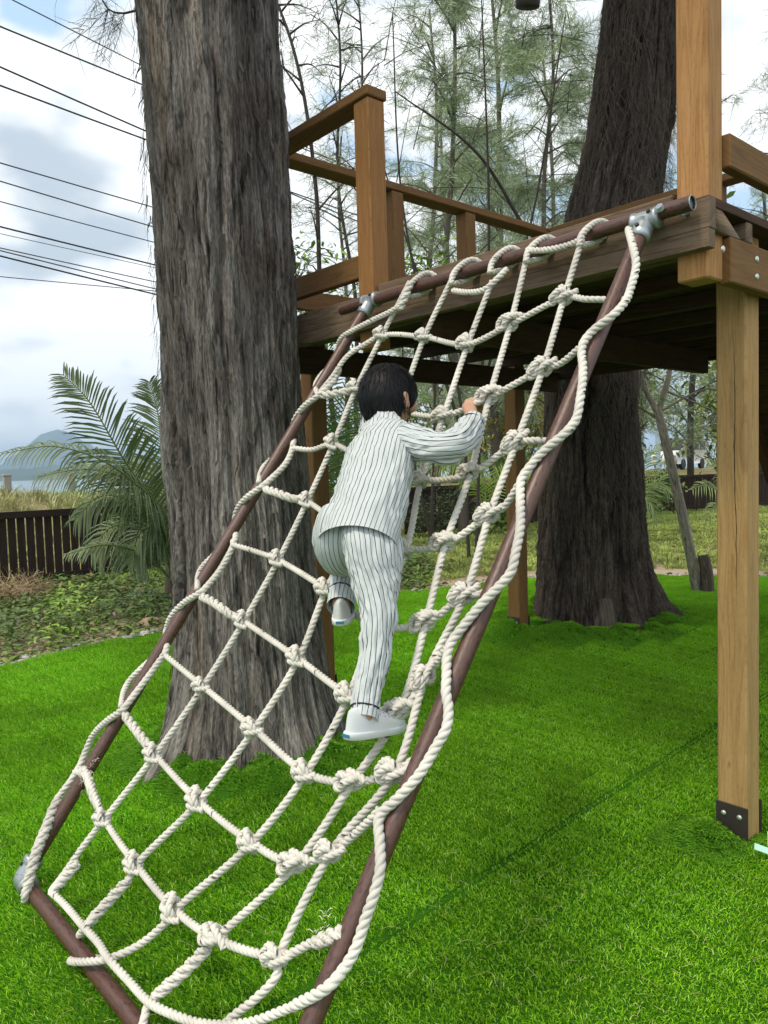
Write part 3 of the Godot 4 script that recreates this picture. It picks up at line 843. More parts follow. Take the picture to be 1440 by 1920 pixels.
func make_materials() -> void:
	var lw := wood_images(11, Color(0.50, 0.315, 0.135), Color(0.29, 0.160, 0.056))
	var ww := wood_images(23, Color(0.26, 0.19, 0.135), Color(0.085, 0.052, 0.033))
	M.post = wood_mat(lw)
	M.post2 = wood_mat(lw, Color(0.86, 0.78, 0.72))
	M.pale = wood_mat(lw, Color(1.0, 0.93, 0.90))
	M.rail = wood_mat(lw, Color(0.71, 0.66, 0.62))
	M.old = wood_mat(ww, Color(0.93, 0.92, 0.90))
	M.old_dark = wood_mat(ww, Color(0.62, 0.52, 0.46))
	M.fence = wood_mat(ww, Color(0.42, 0.37, 0.37))
	M.ramp = wood_mat(ww, Color(0.70, 0.55, 0.42))
	M.rope = vmat(0.9)
	M.pipe = mat(Color(0.092, 0.036, 0.025), 0.48)
	M.pipe.metallic_specular = 0.6
	var pn := NoiseTexture2D.new()
	pn.width = 256; pn.height = 256; pn.seamless = true
	pn.noise = noise(3, 0.04, 3)
	var scuff := NoiseTexture2D.new()
	scuff.width = 512; scuff.height = 512; scuff.seamless = true
	scuff.noise = noise(19, 0.018, 5)
	var gr := Gradient.new()
	gr.offsets = PackedFloat32Array([0.0, 0.30, 0.36, 0.66, 0.74, 1.0])
	gr.colors = PackedColorArray([Color(0.55, 0.5, 0.48), Color(0.78, 0.74, 0.72), Color(0.92, 0.92, 0.92), Color(1, 1, 1), Color(1.0, 0.98, 0.95), Color(0.8, 0.78, 0.76)])
	scuff.color_ramp = gr
	M.pipe.albedo_texture = scuff
	M.pipe.uv1_scale = Vector3(1, 3, 1)
	M.pipe.heightmap_enabled = true
	M.pipe.heightmap_texture = pn
	M.pipe.heightmap_scale = 0.05
	M.galv = mat(Color(0.36, 0.40, 0.42), 0.42, 0.75)
	M.galv.heightmap_enabled = true
	M.galv.heightmap_texture = pn
	M.galv.heightmap_scale = 0.04
	M.steel = mat(Color(0.055, 0.045, 0.04), 0.5, 0.4)
	M.bolt = mat(Color(0.62, 0.63, 0.60), 0.35, 0.8)
	M.zinc = mat(Color(0.55, 0.66, 0.75), 0.3, 0.7)
	M.bark = vmat(0.95)
	var bk := bark_images()
	M.trunk = vmat(0.95)
	M.trunk.metallic_specular = 0.25
	M.trunk.albedo_texture = bk[0]
	M.trunk.heightmap_enabled = true
	M.trunk.heightmap_texture = bk[1]
	M.trunk.heightmap_scale = 1.3
	M.limb = mat(Color(0.38, 0.33, 0.26), 0.95)
	M.limb.albedo_texture = bk[0]
	M.limb.heightmap_enabled = true
	M.limb.heightmap_texture = bk[1]
	M.limb.heightmap_scale = 0.5
	M.limb.uv1_scale = Vector3(0.18, 0.30, 1)
	M.stub = M.limb.duplicate()
	M.stub.albedo_color = Color(0.155, 0.12, 0.095).linear_to_srgb()
	M.stub.heightmap_scale = 1.0
	M.bark.metallic_specular = 0.2
	M.leaf = vmat(0.42, Color(0.5, 0.55, 0.25))
	M.needle = vmat(0.7, Color(0.35, 0.4, 0.25))
	M.turf = vmat(0.5, Color(0.25, 0.45, 0.08))
	M.turf.metallic_specular = 0.3
	M.soil = vmat(0.95)
	M.soil.metallic_specular = 0.1
	M.straw = vmat(0.8)
	M.concrete = mat(Color(0.30, 0.29, 0.27), 0.9)
	M.wire = mat(Color(0.018, 0.018, 0.02), 0.6)
	M.skin = mat(Color(0.50, 0.29, 0.20), 0.55)
	M.skin.subsurf_scatter_enabled = true
	M.skin.subsurf_scatter_strength = 0.12
	M.hair = mat(Color(0.006, 0.006, 0.008), 0.55)
	M.hair.metallic_specular = 0.35
	var cloth := StandardMaterial3D.new()
	cloth.albedo_texture = stripe_texture()
	cloth.roughness = 0.85
	cloth.metallic_specular = 0.2
	cloth.uv1_scale = Vector3(1, 20, 1)
	M.cloth = cloth
	M.navy = mat(Color(0.010, 0.013, 0.028), 0.8)
	M.shoe = mat(Color(0.66, 0.69, 0.71), 0.55)
	M.shoe_grey = mat(Color(0.52, 0.54, 0.53), 0.55)
	M.sole = mat(Color(0.66, 0.70, 0.72), 0.6)
	M.teal = mat(Color(0.03, 0.16, 0.26), 0.5)
	M.white = mat(Color(0.75, 0.78, 0.8), 0.4)
	M.glass = mat(Color(0.02, 0.025, 0.03), 0.08)
	M.black = mat(Color(0.012, 0.012, 0.012), 0.6)

# ---------- ground ----------
func sheet(called: String, x0: float, x1: float, z0: float, z1: float, nx: int, nz: int, height: Callable, paint: Callable, keep: Callable, m: Material) -> MeshInstance3D:
	var v := PackedVector3Array()
	var col := PackedColorArray()
	var idx := PackedInt32Array()
	for i in nz:
		for j in nx:
			var x := lerpf(x0, x1, float(j) / (nx - 1))
			var z := lerpf(z0, z1, float(i) / (nz - 1))
			v.append(Vector3(x, height.call(x, z), z))
			col.append(paint.call(x, z))
	for i in nz - 1:
		for j in nx - 1:
			var a := i * nx + j
			if not keep.call((v[a].x + v[a + 1].x) * 0.5, (v[a].z + v[a + nx].z) * 0.5): continue
			idx.append_array(PackedInt32Array([a, a + nx, a + 1, a + 1, a + nx, a + nx + 1]))
	return put(called, commit(v, idx, PackedVector2Array(), col), m)

func lay_ground() -> void:
	var earth := func(x, z):
		var n: float = n2.get_noise_2d(x * 0.9, z * 0.9)
		var c := Color(0.15, 0.165, 0.06).lerp(Color(0.24, 0.20, 0.12), clampf(n * 1.4 + 0.3, 0, 1))
		var s: float = coast(x, z)
		if s > 2.0: c = c.lerp(Color(0.30, 0.24, 0.14), clampf(0.4 + n, 0.0, 1.0))
		var e: float = lawn_edge(x) - z
		if e > -0.3 and e < 1.4: c = c.lerp(Color(0.36, 0.29, 0.21), clampf(1.2 - absf(e - 0.5) * 1.2 + n * 0.6, 0.0, 1.0))
		return c
	var o := sheet("ground", -30, 70, 4, -90, 251, 236, func(x, z): return ground_y(x, z) - 0.035, earth, func(_x, _z): return true, M.soil)
	tag(o, "bare earth and rough grass ground beyond the artificial turf", "ground", "", "structure")
	# gravel strip along the turf's far edge
	var stones := []
	var cols := []
	for i in 6500:
		var x := rng.randf_range(-4.6, 5.2)
		var e := absf(rng.randfn(0.0, 0.12))
		var z := lawn_edge(x) - e
		var s := rng.randf_range(0.007, 0.020) * (1.0 if rng.randf() < 0.94 else 1.8)
		stones.append(Transform3D(Basis.from_euler(Vector3(rng.randf() * 6, rng.randf() * 6, rng.randf() * 6)).scaled(Vector3(s, s * 0.7, s * 0.85)), Vector3(x, ground_y(x, z) - 0.03 + s * 0.3, z)))
		var g := rng.randf_range(0.16, 0.42)
		cols.append(Color(g, g * 0.95, g * 0.9))
	var gm := many("gravel", pebble(), M.soil, stones, cols)
	tag(gm, "narrow strip of grey gravel along the far edge of the turf", "gravel", "", "stuff")

func pebble() -> ArrayMesh:
	var s := SphereMesh.new()
	s.radius = 1.0; s.height = 2.0; s.radial_segments = 7; s.rings = 4
	var a := s.get_mesh_arrays()
	var v: PackedVector3Array = a[Mesh.ARRAY_VERTEX]
	for i in v.size(): v[i] *= 1.0 + 0.35 * n1.get_noise_3dv(v[i].snapped(Vector3.ONE * 0.001) * 1.7)
	return commit(v, a[Mesh.ARRAY_INDEX], PackedVector2Array(), PackedColorArray(), true)

func lay_turf() -> void:
	var on := func(x, z): return z > lawn_edge(x) and z < 0.6
	var base := sheet("artificial_turf", -5.4, 5.6, 0.6, -9.0, 184, 160, func(x, z): return turf_y(x, z), func(_x, _z): return Color(0.035, 0.115, 0.008), on, M.soil)
	tag(base, "dark green backing of the artificial lawn, spread out under the pile", "lawn", "", "structure")
	var sizes := 0.15
	var tufts := []
	for k in 8:
		var v := PackedVector3Array()
		var idx := PackedInt32Array()
		var col := PackedColorArray()
		var nn := 1250
		for b in nn:
			var p := Vector3(rng.randf_range(-0.62, 0.62) * sizes, 0, rng.randf_range(-0.5, 0.5) * sizes)
			if absf(p.z) > 0.46 * sizes and rng.randf() < 0.5: p.z *= 1.25
			var curl := rng.randf() < 0.18
			var len := rng.randf_range(0.011, 0.021) * (0.55 if curl else 1.0)
			var lean := Vector3(-0.62 + rng.randfn(0.0, 0.42), 0, 0.30 + rng.randfn(0.0, 0.42))
			var up := (Vector3.UP + lean * 0.8).normalized()
			var side := up.cross(Vector3(rng.randf_range(-1, 1), 0.2, rng.randf_range(-1, 1))).normalized() * rng.randf_range(0.0011, 0.0017)
			var mid := p + up * len * 0.55
			var tip := mid + (up + lean * 0.55).normalized() * len * 0.5
			var t := rng.randf()
			var c := Color(0.17, 0.44, 0.010).lerp(Color(0.46, 0.76, 0.045), t)
			if curl: c = Color(0.20, 0.40, 0.025)
			elif rng.randf() < 0.10: c = Color(0.46, 0.72, 0.16)
			var i0 := v.size()
			v.append_array(PackedVector3Array([p - side, p + side, mid - side * 0.85, mid + side * 0.85, tip]))
			for q in 5: col.append(c)
			idx.append_array(PackedInt32Array([i0, i0 + 2, i0 + 1, i0 + 1, i0 + 2, i0 + 3, i0 + 2, i0 + 4, i0 + 3]))
		tufts.append(commit(v, idx, PackedVector2Array(), col))
	var mini_v := PackedVector3Array()
	var mini_i := PackedInt32Array()
	var mini_c := PackedColorArray()
	for b in 70:
		var a := rng.randf() * TAU
		var p := Vector3(cos(a), 0, sin(a)) * 0.028 * sqrt(rng.randf())
		var lean := Vector3(-0.35 + rng.randfn(0.0, 0.4), 0.9, 0.2 + rng.randfn(0.0, 0.4)).normalized()
		var l := rng.randf_range(0.016, 0.030)
		fibre_strip(mini_v, mini_i, mini_c, [p, p + lean * l * 0.55, p + (lean + Vector3(lean.x, -0.1, lean.z)).normalized() * l], 0.0015, Color(0.08, 0.27, 0.010).lerp(Color(0.28, 0.56, 0.045), rng.randf()), Vector3(rng.randf_range(-1, 1), 0.2, rng.randf_range(-1, 1)))
	var mini := commit(mini_v, mini_i, PackedVector2Array(), mini_c)
	var mini_x := []
	var mini_t := []
	var lists := []
	var tints := []
	for k in 8:
		lists.append([])
		tints.append([])
	var perp := Vector3(SEAM_D.z, 0, -SEAM_D.x)
	for i in range(-60, 70):
		for j in range(-62, 62):
			var across := (j + 0.5) * sizes + (0.017 if j >= 0 else -0.017)
			var p := SEAM_A + SEAM_D * (i * sizes) + perp * across
			if p.z > -0.75 or p.z < -9.0 or p.z < lawn_edge(p.x) + 0.03: continue
			if absf(p.x) > 0.9 + absf(p.z) * 0.72: continue
			if Vector2(p.x + 0.72, p.z + 3.98).length() < 0.34 or Vector2(p.x - 1.77, p.z + 6.6).length() < 0.40: continue
			var e := 0.04
			var nx := (turf_y(p.x + e, p.z) - turf_y(p.x - e, p.z)) / (2.0 * e)
			var nz := (turf_y(p.x, p.z + e) - turf_y(p.x, p.z - e)) / (2.0 * e)
			var bs := Basis(Vector3(SEAM_D.x, nx * SEAM_D.x + nz * SEAM_D.z, SEAM_D.z), Vector3.UP, Vector3(perp.x, nx * perp.x + nz * perp.z, perp.z))
			# pile leans one way in the world: turn the patch so that only its square follows the seam
			if nx * nx + nz * nz > 0.03:
				for q in 26:
					var pp := p + SEAM_D * rng.randf_range(-0.5, 0.5) * sizes + perp * rng.randf_range(-0.5, 0.5) * sizes
					var gx := (turf_y(pp.x + 0.02, pp.z) - turf_y(pp.x - 0.02, pp.z)) / 0.04
					var gz := (turf_y(pp.x, pp.z + 0.02) - turf_y(pp.x, pp.z - 0.02)) / 0.04
					var up := Vector3(-gx, 1.0, -gz).normalized()
					var ax := (Vector3.RIGHT - up * up.x).normalized()
					pp.y = turf_y(pp.x, pp.z)
					mini_x.append(Transform3D(Basis(ax, up, ax.cross(up)), pp))
					var gg := rng.randf_range(0.8, 1.1)
					mini_t.append(Color(gg, gg, gg))
				continue
			var wob := 0.0 * n1.get_noise_2d(p.x * 0.7, p.z * 0.7)
			bs = Basis(Vector3(1, nx, 0), Vector3(0, 1, 0), Vector3(0, nz, 1)) * Basis(Vector3.UP, atan2(-SEAM_D.z, SEAM_D.x) + wob + (0.0 if j >= 0 else PI * 0.0))
			p.y = turf_y(p.x, p.z)
			var k := rng.randi() % 8
			var hh := 1.0 + 0.25 * n1.get_noise_2d(p.x * 1.5 + 9.0, p.z * 1.5)
			lists[k].append(Transform3D(bs.scaled(Vector3(1, hh, 1)), p))
			var g := 0.98 + 0.32 * n1.get_noise_2d(p.x * 0.8, p.z * 0.8) + 0.16 * n1.get_noise_2d(p.x * 4.0, p.z * 4.0)
			tints[k].append(Color(g, g, g))
	var root := thing("turf_pile", "bright green plastic grass blades of the artificial lawn", "artificial grass")
	root.set_meta("kind", "stuff")
	many("grass", mini, M.turf, mini_x, mini_t, root).set_meta("kind", "stuff")
	for k in 8: many("grass", tufts[k], M.turf, lists[k], tints[k], root).set_meta("kind", "stuff")

func sea_and_hills() -> void:
	var s := PlaneMesh.new()
	s.size = Vector2(9000, 7000)
	var wm := mat(Color(0.06, 0.15, 0.17), 0.12)
	var wn := NoiseTexture2D.new()
	wn.width = 512; wn.height = 512; wn.seamless = true
	wn.noise = noise(8, 0.02, 4)
	wm.heightmap_enabled = true
	wm.heightmap_texture = wn
	wm.heightmap_scale = 8.0
	wm.uv1_scale = Vector3(600, 460, 1)
	var o := put("sea", s, wm, self, Transform3D(Basis.IDENTITY, Vector3(-3000, -1.2, -3480)))
	tag(o, "pale calm sea seen beyond the low sea wall", "sea", "", "structure")
	for hd in [["hills", -2300.0, 900.0, -2700.0, 1.0], ["low_hills", -1900.0, 300.0, -1700.0, 0.42]]:
		var v := PackedVector3Array()
		var idx := PackedInt32Array()
		var col := PackedColorArray()
		for i in 9:
			for j in 160:
				var x := lerpf(hd[1], hd[2], j / 159.0)
				var f := sin(PI * i / 8.0)
				var y := 30.0 + 84.0 * exp(-pow((x + 1130.0) / 110.0, 2.0)) + 26.0 * exp(-pow((x + 900.0) / 260.0, 2.0)) + 14.0 * n2.get_noise_2d(x * 0.004, 3.0) + 9.0 * n2.get_noise_2d(x * 0.03, i)
				if hd[4] < 0.5: y = 52.0 + 30.0 * n2.get_noise_2d(x * 0.006, 11.0) + 16.0 * n2.get_noise_2d(x * 0.05, i * 0.5) - 26.0 * ss(-1000.0, -500.0, x)
				v.append(Vector3(x, -3.0 + maxf(y, 4.0) * hd[4] * 1.3 * f, hd[3] + (4 - i) * 90.0))
				col.append(Color(0.05, 0.075, 0.035) * (1.0 + 0.5 * n1.get_noise_2d(x * 0.02, i)))
		grid_idx(9, 160, false, idx)
		var m := put(hd[0], commit(v, idx, PackedVector2Array(), col), M.soil)
		tag(m, "blue peaked hills far across the water" if hd[4] > 0.5 else "low wooded shore across the water in front of the hills", "hills", "", "structure")

# ---------- trees ----------
func trunk_mesh(rings: Array, segs: int, rows: int, style: int, seed_: float, roots := [], cracks := 0, burls := []) -> ArrayMesh:
	# rings: [height, x, z, radius]; the bark is carved: long plates, cracks and hollows
	var v := PackedVector3Array()
	var idx := PackedInt32Array()
	var col := PackedColorArray()
	var uv := PackedVector2Array()
	var y0: float = rings[0][0]
	var y1: float = rings[-1][0]
	var clefts := []
	for q in cracks:
		var ln := rng.randf_range(0.12, 0.9) * (2.2 if q < 7 else 1.0)
		clefts.append([rng.randf() * TAU, rng.randf_range(y0, y1), ln, rng.randf_range(0.010, 0.020) * (1.6 if q < 7 else 1.0), rng.randf_range(0.010, 0.026) * (1.5 if q < 7 else 1.0), rng.randf() * 50.0, -1.0 if rng.randf() < 0.5 else 1.0])
	for i in rows:
		var y := lerpf(y0, y1, float(i) / (rows - 1))
		var live := []
		for q in clefts:
			var f: float = (y - q[1]) / q[2]
			if f > 0.0 and f < 1.0: live.append([q[0] + 0.16 * n2.get_noise_2d(y * 0.9, q[5]) + 0.04 * n2.get_noise_2d(y * 7.0, q[5]), q[3] * (0.4 + sin(PI * f)), q[4] * sin(PI * pow(f, 0.6)), q[6]])
		var k := 0
		while k < rings.size() - 2 and rings[k + 1][0] < y: k += 1
		var f: float = clampf((y - rings[k][0]) / (rings[k + 1][0] - rings[k][0]), 0, 1)
		var g := f * f * (3.0 - 2.0 * f) if false else f
		var p0: Array = rings[maxi(k - 1, 0)]
		var p3: Array = rings[mini(k + 2, rings.size() - 1)]
		var r: float = cubic_interpolate(rings[k][3], rings[k + 1][3], p0[3], p3[3], g)
		var cx: float = lerpf(rings[k][1], rings[k + 1][1], g)
		var cz: float = lerpf(rings[k][2], rings[k + 1][2], g)
		for j in segs + 1:
			var a := TAU * j / segs + PI * 0.5
			var d := Vector3(cos(a), 0, -sin(a))
			uv.append(Vector2(float(j) / segs, (y - y0) / 7.2))
			var s := Vector3(d.x, y * 0.16, d.z)
			var big := n2.get_noise_3d(d.x * 1.2 + seed_, y * 0.5, d.z * 1.2) * 0.055
			var rr := r + big * r * 2.0
			for q in roots:
				var da: float = absf(wrapf(a - q[0], -PI, PI)) / q[1]
				rr += q[2] * exp(-da * da) * exp(-maxf(y - y0 - 0.05, 0.0) / q[3])
			var tw := n2.get_noise_3d(d.x * 2.0, y * 0.8, d.z * 2.0 + seed_) * 0.25
			var h := 0.0
			var c: Color
			if style == 0:
				var p := ridged.get_noise_3d(d.x * 3.4 + tw + seed_, s.y * 1.3, d.z * 3.4)
				var fine := ridged.get_noise_3d(d.x * 11.0 + tw * 3.0, s.y * 5.0, d.z * 11.0 + seed_)
				var rag := n2.get_noise_3d(d.x * 22.0, y * 7.0, d.z * 22.0)
				h = -0.024 * maxf(p, -0.35) - 0.011 * maxf(fine, -0.4) + 0.004 * rag
				var warm := clampf(n2.get_noise_3d(d.x * 2.6, y * 0.55, d.z * 2.6 + 4.0) * 1.6 - 0.18, 0, 1)
				c = Color(0.275, 0.255, 0.238).lerp(Color(0.26, 0.185, 0.13), warm)
				c = c.lerp(Color(0.10, 0.083, 0.072), clampf(0.45 * p + 0.4 * fine + 0.1, 0, 0.9))
				c *= 1.0 + 0.16 * ss(2.6, 0.9, y) + 0.35 * rag + 0.55 * n2.get_noise_3d(d.x * 1.5, y * 0.8, d.z * 1.5 + 20.0)
			else:
				var p := ridged.get_noise_3d(d.x * 2.6 + tw * 1.6 + seed_, s.y * 1.9, d.z * 2.6)
				var fine := ridged.get_noise_3d(d.x * 14.0 + tw * 3.0, s.y * 8.0, d.z * 14.0)
				var rag := n2.get_noise_3d(d.x * 18.0, y * 14.0, d.z * 18.0)
				h = -0.038 * maxf(p, -0.3) - 0.009 * fine + 0.012 * rag
				c = Color(0.150, 0.120, 0.098).lerp(Color(0.048, 0.037, 0.032), clampf(0.5 * p + 0.5 * fine + 0.2, 0, 1))
				c *= 1.0 + 0.4 * rag
			for q in live:
				var da: float = wrapf(a - q[0], -PI, PI) / q[1]
				if absf(da) < 5.0:
					var cut: float = exp(-da * da)
					h += -q[2] * cut + 0.45 * q[2] * exp(-pow(da * q[3] - 1.7, 2.0) * 0.7)
					c = c.lerp(Color(0.05, 0.038, 0.032), cut * 0.75)
			for q in burls:
				var da: float = wrapf(a - q[0], -PI, PI) * r
				var g2: float = exp(-(da * da + (y - q[1]) * (y - q[1]) * 0.6) / (q[2] * q[2])) * (0.75 + 0.9 * n2.get_noise_3d(d.x * 6.0, y * 4.0, d.z * 6.0))
				c = c.lerp(Color(0.085, 0.066, 0.054) * (1.0 + 0.9 * n2.get_noise_3d(d.x * 30.0, y * 16.0, d.z * 30.0)), clampf(g2, 0, 0.9))
				h += 0.02 * g2
			c.a = 1.0
			v.append(Vector3(cx, y, cz) + d * (rr + h * minf(1.0, r / 0.3)))
			col.append(c)
	# angle runs so that rows upward and columns keep the faces outward
	grid_idx(rows, segs + 1, false, idx)
	return commit(v, idx, uv, col)

func fibre_strip(v: PackedVector3Array, idx: PackedInt32Array, col: PackedColorArray, pts: Array, w: float, c: Color, side: Vector3) -> void:
	var b := v.size()
	for i in pts.size():
		var t: Vector3 = (pts[mini(i + 1, pts.size() - 1)] - pts[maxi(i - 1, 0)]).normalized()
		var s := t.cross(side).normalized() * w * (1.0 - 0.75 * i / pts.size())
		v.append(pts[i] - s)
		v.append(pts[i] + s)
		col.append(c)
		col.append(c)
	for i in pts.size() - 1:
		var a := b + i * 2
		idx.append_array(PackedInt32Array([a, a + 2, a + 1, a + 1, a + 2, a + 3]))

func needle_spray(len: float, count: int, w: float, c0: Color, c1: Color) -> ArrayMesh:
	# a twig with hair-like branchlets that droop
	var v := PackedVector3Array()
	var idx := PackedInt32Array()
	var col := PackedColorArray()
	fibre_strip(v, idx, col, [Vector3.ZERO, Vector3(0, -0.02, len * 0.5), Vector3(0, -0.12 * len, len)], w * 1.6, Color(0.07, 0.05, 0.04), Vector3.UP)
	for i in count:
		var f := rng.randf()
		var p := Vector3(0, -0.12 * len * f * f, len * f)
		var d := Vector3(rng.randf_range(-1, 1), rng.randf_range(-0.5, 0.55), rng.randf_range(-0.1, 1.2)).normalized()
		var l := len * rng.randf_range(0.35, 0.75)
		var pts := [p, p + d * l * 0.45 + Vector3(0, -0.06 * l, 0), p + d * l * 0.8 + Vector3(0, -0.32 * l, 0)]
		fibre_strip(v, idx, col, pts, w, c0.lerp(c1, rng.randf()), Vector3(rng.randf_range(-1, 1), rng.randf_range(-1, 1), rng.randf_range(-1, 1)))
	return commit(v, idx, PackedVector2Array(), col)

func aim(d: Vector3, roll := 0.0) -> Basis:
	var z := d.normalized()
	var x := Vector3.UP.cross(z)
	if x.length() < 0.05: x = Vector3.RIGHT
	x = x.normalized()
	return Basis(x, z.cross(x), z) * Basis(Vector3(0, 0, 1), roll)

func twig_line(root: Node3D, called: String, pts: Array, r0: float, r1: float, m: Material, segs := 6) -> MeshInstance3D:
	return put(called, tube(smooth_path(pts, maxf(0.02, r0 * 1.5)), r0, r1, segs), m, root)

func big_trees() -> void:
	var brown := mat(Color(0.055, 0.042, 0.034), 0.9)
	# the near trunk
	var t := thing("beach_oak_tree", "huge grey-brown tree trunk behind the rope net, left of the platform", "tree", Vector3(-0.72, 0, -4.0))
	var rings := [[-0.12, 0.0, 0.0, 0.47], [0.06, 0.0, 0.0, 0.445], [0.3, 0.0, 0.0, 0.405], [0.7, -0.012, 0.0, 0.375], [1.2, -0.03, 0.0, 0.360], [1.8, -0.05, 0.0, 0.352], [2.4, -0.06, 0.0, 0.352], [3.1, -0.075, 0.0, 0.358], [3.9, -0.10, 0.0, 0.362], [5.6, -0.16, 0.05, 0.35]]
	put("trunk", trunk_mesh(rings, 340, 760, 0, 0.0, [[-0.75, 0.26, 0.24, 0.20], [-2.35, 0.34, 0.26, 0.26], [-1.55, 0.25, 0.05, 0.16], [0.3, 0.4, 0.10, 0.25], [2.2, 0.4, 0.09, 0.2]], 120, [[-0.87, 3.2, 0.22], [-0.76, 2.45, 0.16], [-2.0, 2.9, 0.10], [-1.2, 3.75, 0.14], [-0.7, 4.2, 0.2]]), M.trunk, t)
	var v := PackedVector3Array()
	var idx := PackedInt32Array()
	var col := PackedColorArray()
	for i in 1900:
		var a := rng.randf() * TAU
		var y := rng.randf_range(0.3, 4.8)
		var r := 0.352 + 0.010 * absf(y - 2.2) + rng.randf_range(-0.006, 0.012) + (0.05 if y < 0.5 else 0.0)
		var d := Vector3(cos(a), 0, -sin(a))
		var p := Vector3(-0.01 - y * 0.023, y, 0) + d * r
		var l := rng.randf_range(0.04, 0.16)
		var g := rng.randf_range(0.6, 1.1)
		fibre_strip(v, idx, col, [p, p + Vector3(0, -l * 0.5, 0) + d * rng.randf_range(0.0, 0.010), p + Vector3(rng.randf_range(-0.02, 0.02), -l, 0) + d * rng.randf_range(0.002, 0.02)], rng.randf_range(0.002, 0.007), Color(0.095, 0.085, 0.075) * g, d)
	put("bark_flakes", commit(v, idx, PackedVector2Array(), col), M.bark, t).set_meta("kind", "stuff")
	# drooping twigs of this tree at the upper left
	var spray := needle_spray(0.17, 26, 0.0009, Color(0.10, 0.13, 0.08), Color(0.17, 0.18, 0.12))
	for h in [[Vector3(-0.55, 5.2, 0.3), Vector3(-1.0, 4.45, 0.6), Vector3(-1.28, 3.75, 0.75)], [Vector3(-0.6, 5.3, 0.2), Vector3(-1.3, 4.8, 0.5), Vector3(-1.62, 4.25, 0.7), Vector3(-1.75, 3.75, 0.8)], [Vector3(-0.5, 5.0, 0.1), Vector3(-0.62, 4.4, 0.35), Vector3(-0.7, 3.95, 0.42)], [Vector3(-0.7, 5.4, 0.1), Vector3(-1.5, 4.9, 0.6), Vector3(-1.9, 4.2, 0.8), Vector3(-2.0, 3.3, 0.85)], [Vector3(-0.7, 5.4, 0.1), Vector3(-1.2, 4.6, 0.5), Vector3(-1.4, 3.9, 0.65), Vector3(-1.45, 3.35, 0.65)], [Vector3(-0.7, 5.5, 0.5), Vector3(-1.5, 4.7, 1.2), Vector3(-1.85, 4.0, 1.35), Vector3(-1.95, 3.2, 1.4)], [Vector3(-1.0, 5.6, 0.5), Vector3(-1.9, 4.9, 1.0), Vector3(-2.25, 4.1, 1.2), Vector3(-2.4, 3.0, 1.2)], [Vector3(-0.8, 5.6, 0.4), Vector3(-1.25, 4.9, 0.9), Vector3(-1.45, 4.3, 1.0), Vector3(-1.5, 3.75, 1.0)], [Vector3(-0.33, 3.72, 0.15), Vector3(-0.50, 3.66, 0.2), Vector3(-0.58, 3.76, 0.22)]]:
		var path := smooth_path(h, 0.05)
		var tw := put("twig", tube(path, 0.007, 0.002, 5), brown, t)
		var xfs := []
		for i in range(path.size() / 3, path.size()):
			for q in 2:
				var dd: Vector3 = Vector3(rng.randf_range(-1, 1), rng.randf_range(-1.9, -0.3), rng.randf_range(-1, 1))
				xfs.append(Transform3D(aim(dd, rng.randf() * 6).scaled(Vector3.ONE * rng.randf_range(0.7, 1.5)), path[i]))
		many("needles", spray, M.needle, xfs, [], tw).set_meta("kind", "stuff")
	overhead_crown(t, Vector3(-0.9, 5.5, -3.95), Vector3(0.6, 9.6, -2.6), Vector3(3.2, 1.7, 3.6), 2600)
	# the dark trunk behind the platform
	t = thing("beach_oak_tree", "dark brown shaggy tree trunk rising behind the wooden platform", "tree", Vector3(1.78, 0.12, -6.62))
	rings = [[-0.15, 0.0, 0.0, 0.52], [0.1, 0.0, 0.0, 0.495], [0.35, 0.0, 0.0, 0.47], [0.7, 0.0, 0.0, 0.45], [1.1, 0.0, 0.0, 0.44], [1.7, 0.0, 0.0, 0.40], [2.2, 0.03, 0.0, 0.39], [2.8, 0.12, 0.0, 0.415], [3.4, 0.22, 0.0, 0.40], [4.1, 0.37, 0.0, 0.35], [5.0, 0.47, 0.0, 0.335], [6.5, 0.62, 0.0, 0.32]]
	put("trunk", trunk_mesh(rings, 300, 620, 1, 12.0, [[-0.30, 0.24, 0.40, 0.32], [-1.15, 0.20, 0.20, 0.35], [-2.55, 0.30, 0.22, 0.42], [-1.85, 0.16, 0.10, 0.3], [1.0, 0.4, 0.2, 0.3]], 70), M.trunk, t)
	v = PackedVector3Array(); idx = PackedInt32Array(); col = PackedColorArray()
	for i in 5200:
		var a := rng.randf_range(-PI, 0.3)
		var y := rng.randf_range(0.9, 5.2)
		if n1.get_noise_3d(cos(a) * 1.5, y * 0.7, sin(a) * 1.5) < -0.12: continue
		var d := Vector3(cos(a), 0, -sin(a))
		var cx := 0.0 if y < 1.7 else (y - 1.7) * 0.15
		var p := Vector3(cx, y, 0) + d * (0.405 if y < 3.6 else 0.36)
		var l := rng.randf_range(0.08, 0.34)
		var curl := rng.randf_range(-0.09, 0.09)
		var s := Vector3(-d.z, 0, d.x)
		var g := rng.randf_range(0.55, 1.5)
		fibre_strip(v, idx, col, [p, p + Vector3(0, -l * 0.35, 0) + d * 0.03 + s * curl * 0.5, p + Vector3(0, -l * 0.7, 0) + d * 0.035 + s * curl, p + Vector3(0, -l, 0) + d * rng.randf_range(0, 0.04) + s * curl * rng.randf_range(0.4, 2.0)], 0.0022, Color(0.090, 0.074, 0.060) * g, d)
	put("bark_fibres", commit(v, idx, PackedVector2Array(), col), M.bark, t).set_meta("kind", "stuff")
	var stub := trunk_mesh([[-0.1, 0, 0, 0.135], [0.02, 0, 0, 0.115], [0.14, 0.005, 0, 0.09], [0.30, 0.01, -0.05, 0.082], [0.325, 0.01, -0.06, 0.07], [0.33, 0.01, -0.06, 0.01]], 70, 80, 1, 31.0)
	put("root_stub", stub, M.stub, t, Transform3D(Basis(Vector3.RIGHT, -0.16), Vector3(-0.03, -0.08, 0.535)))
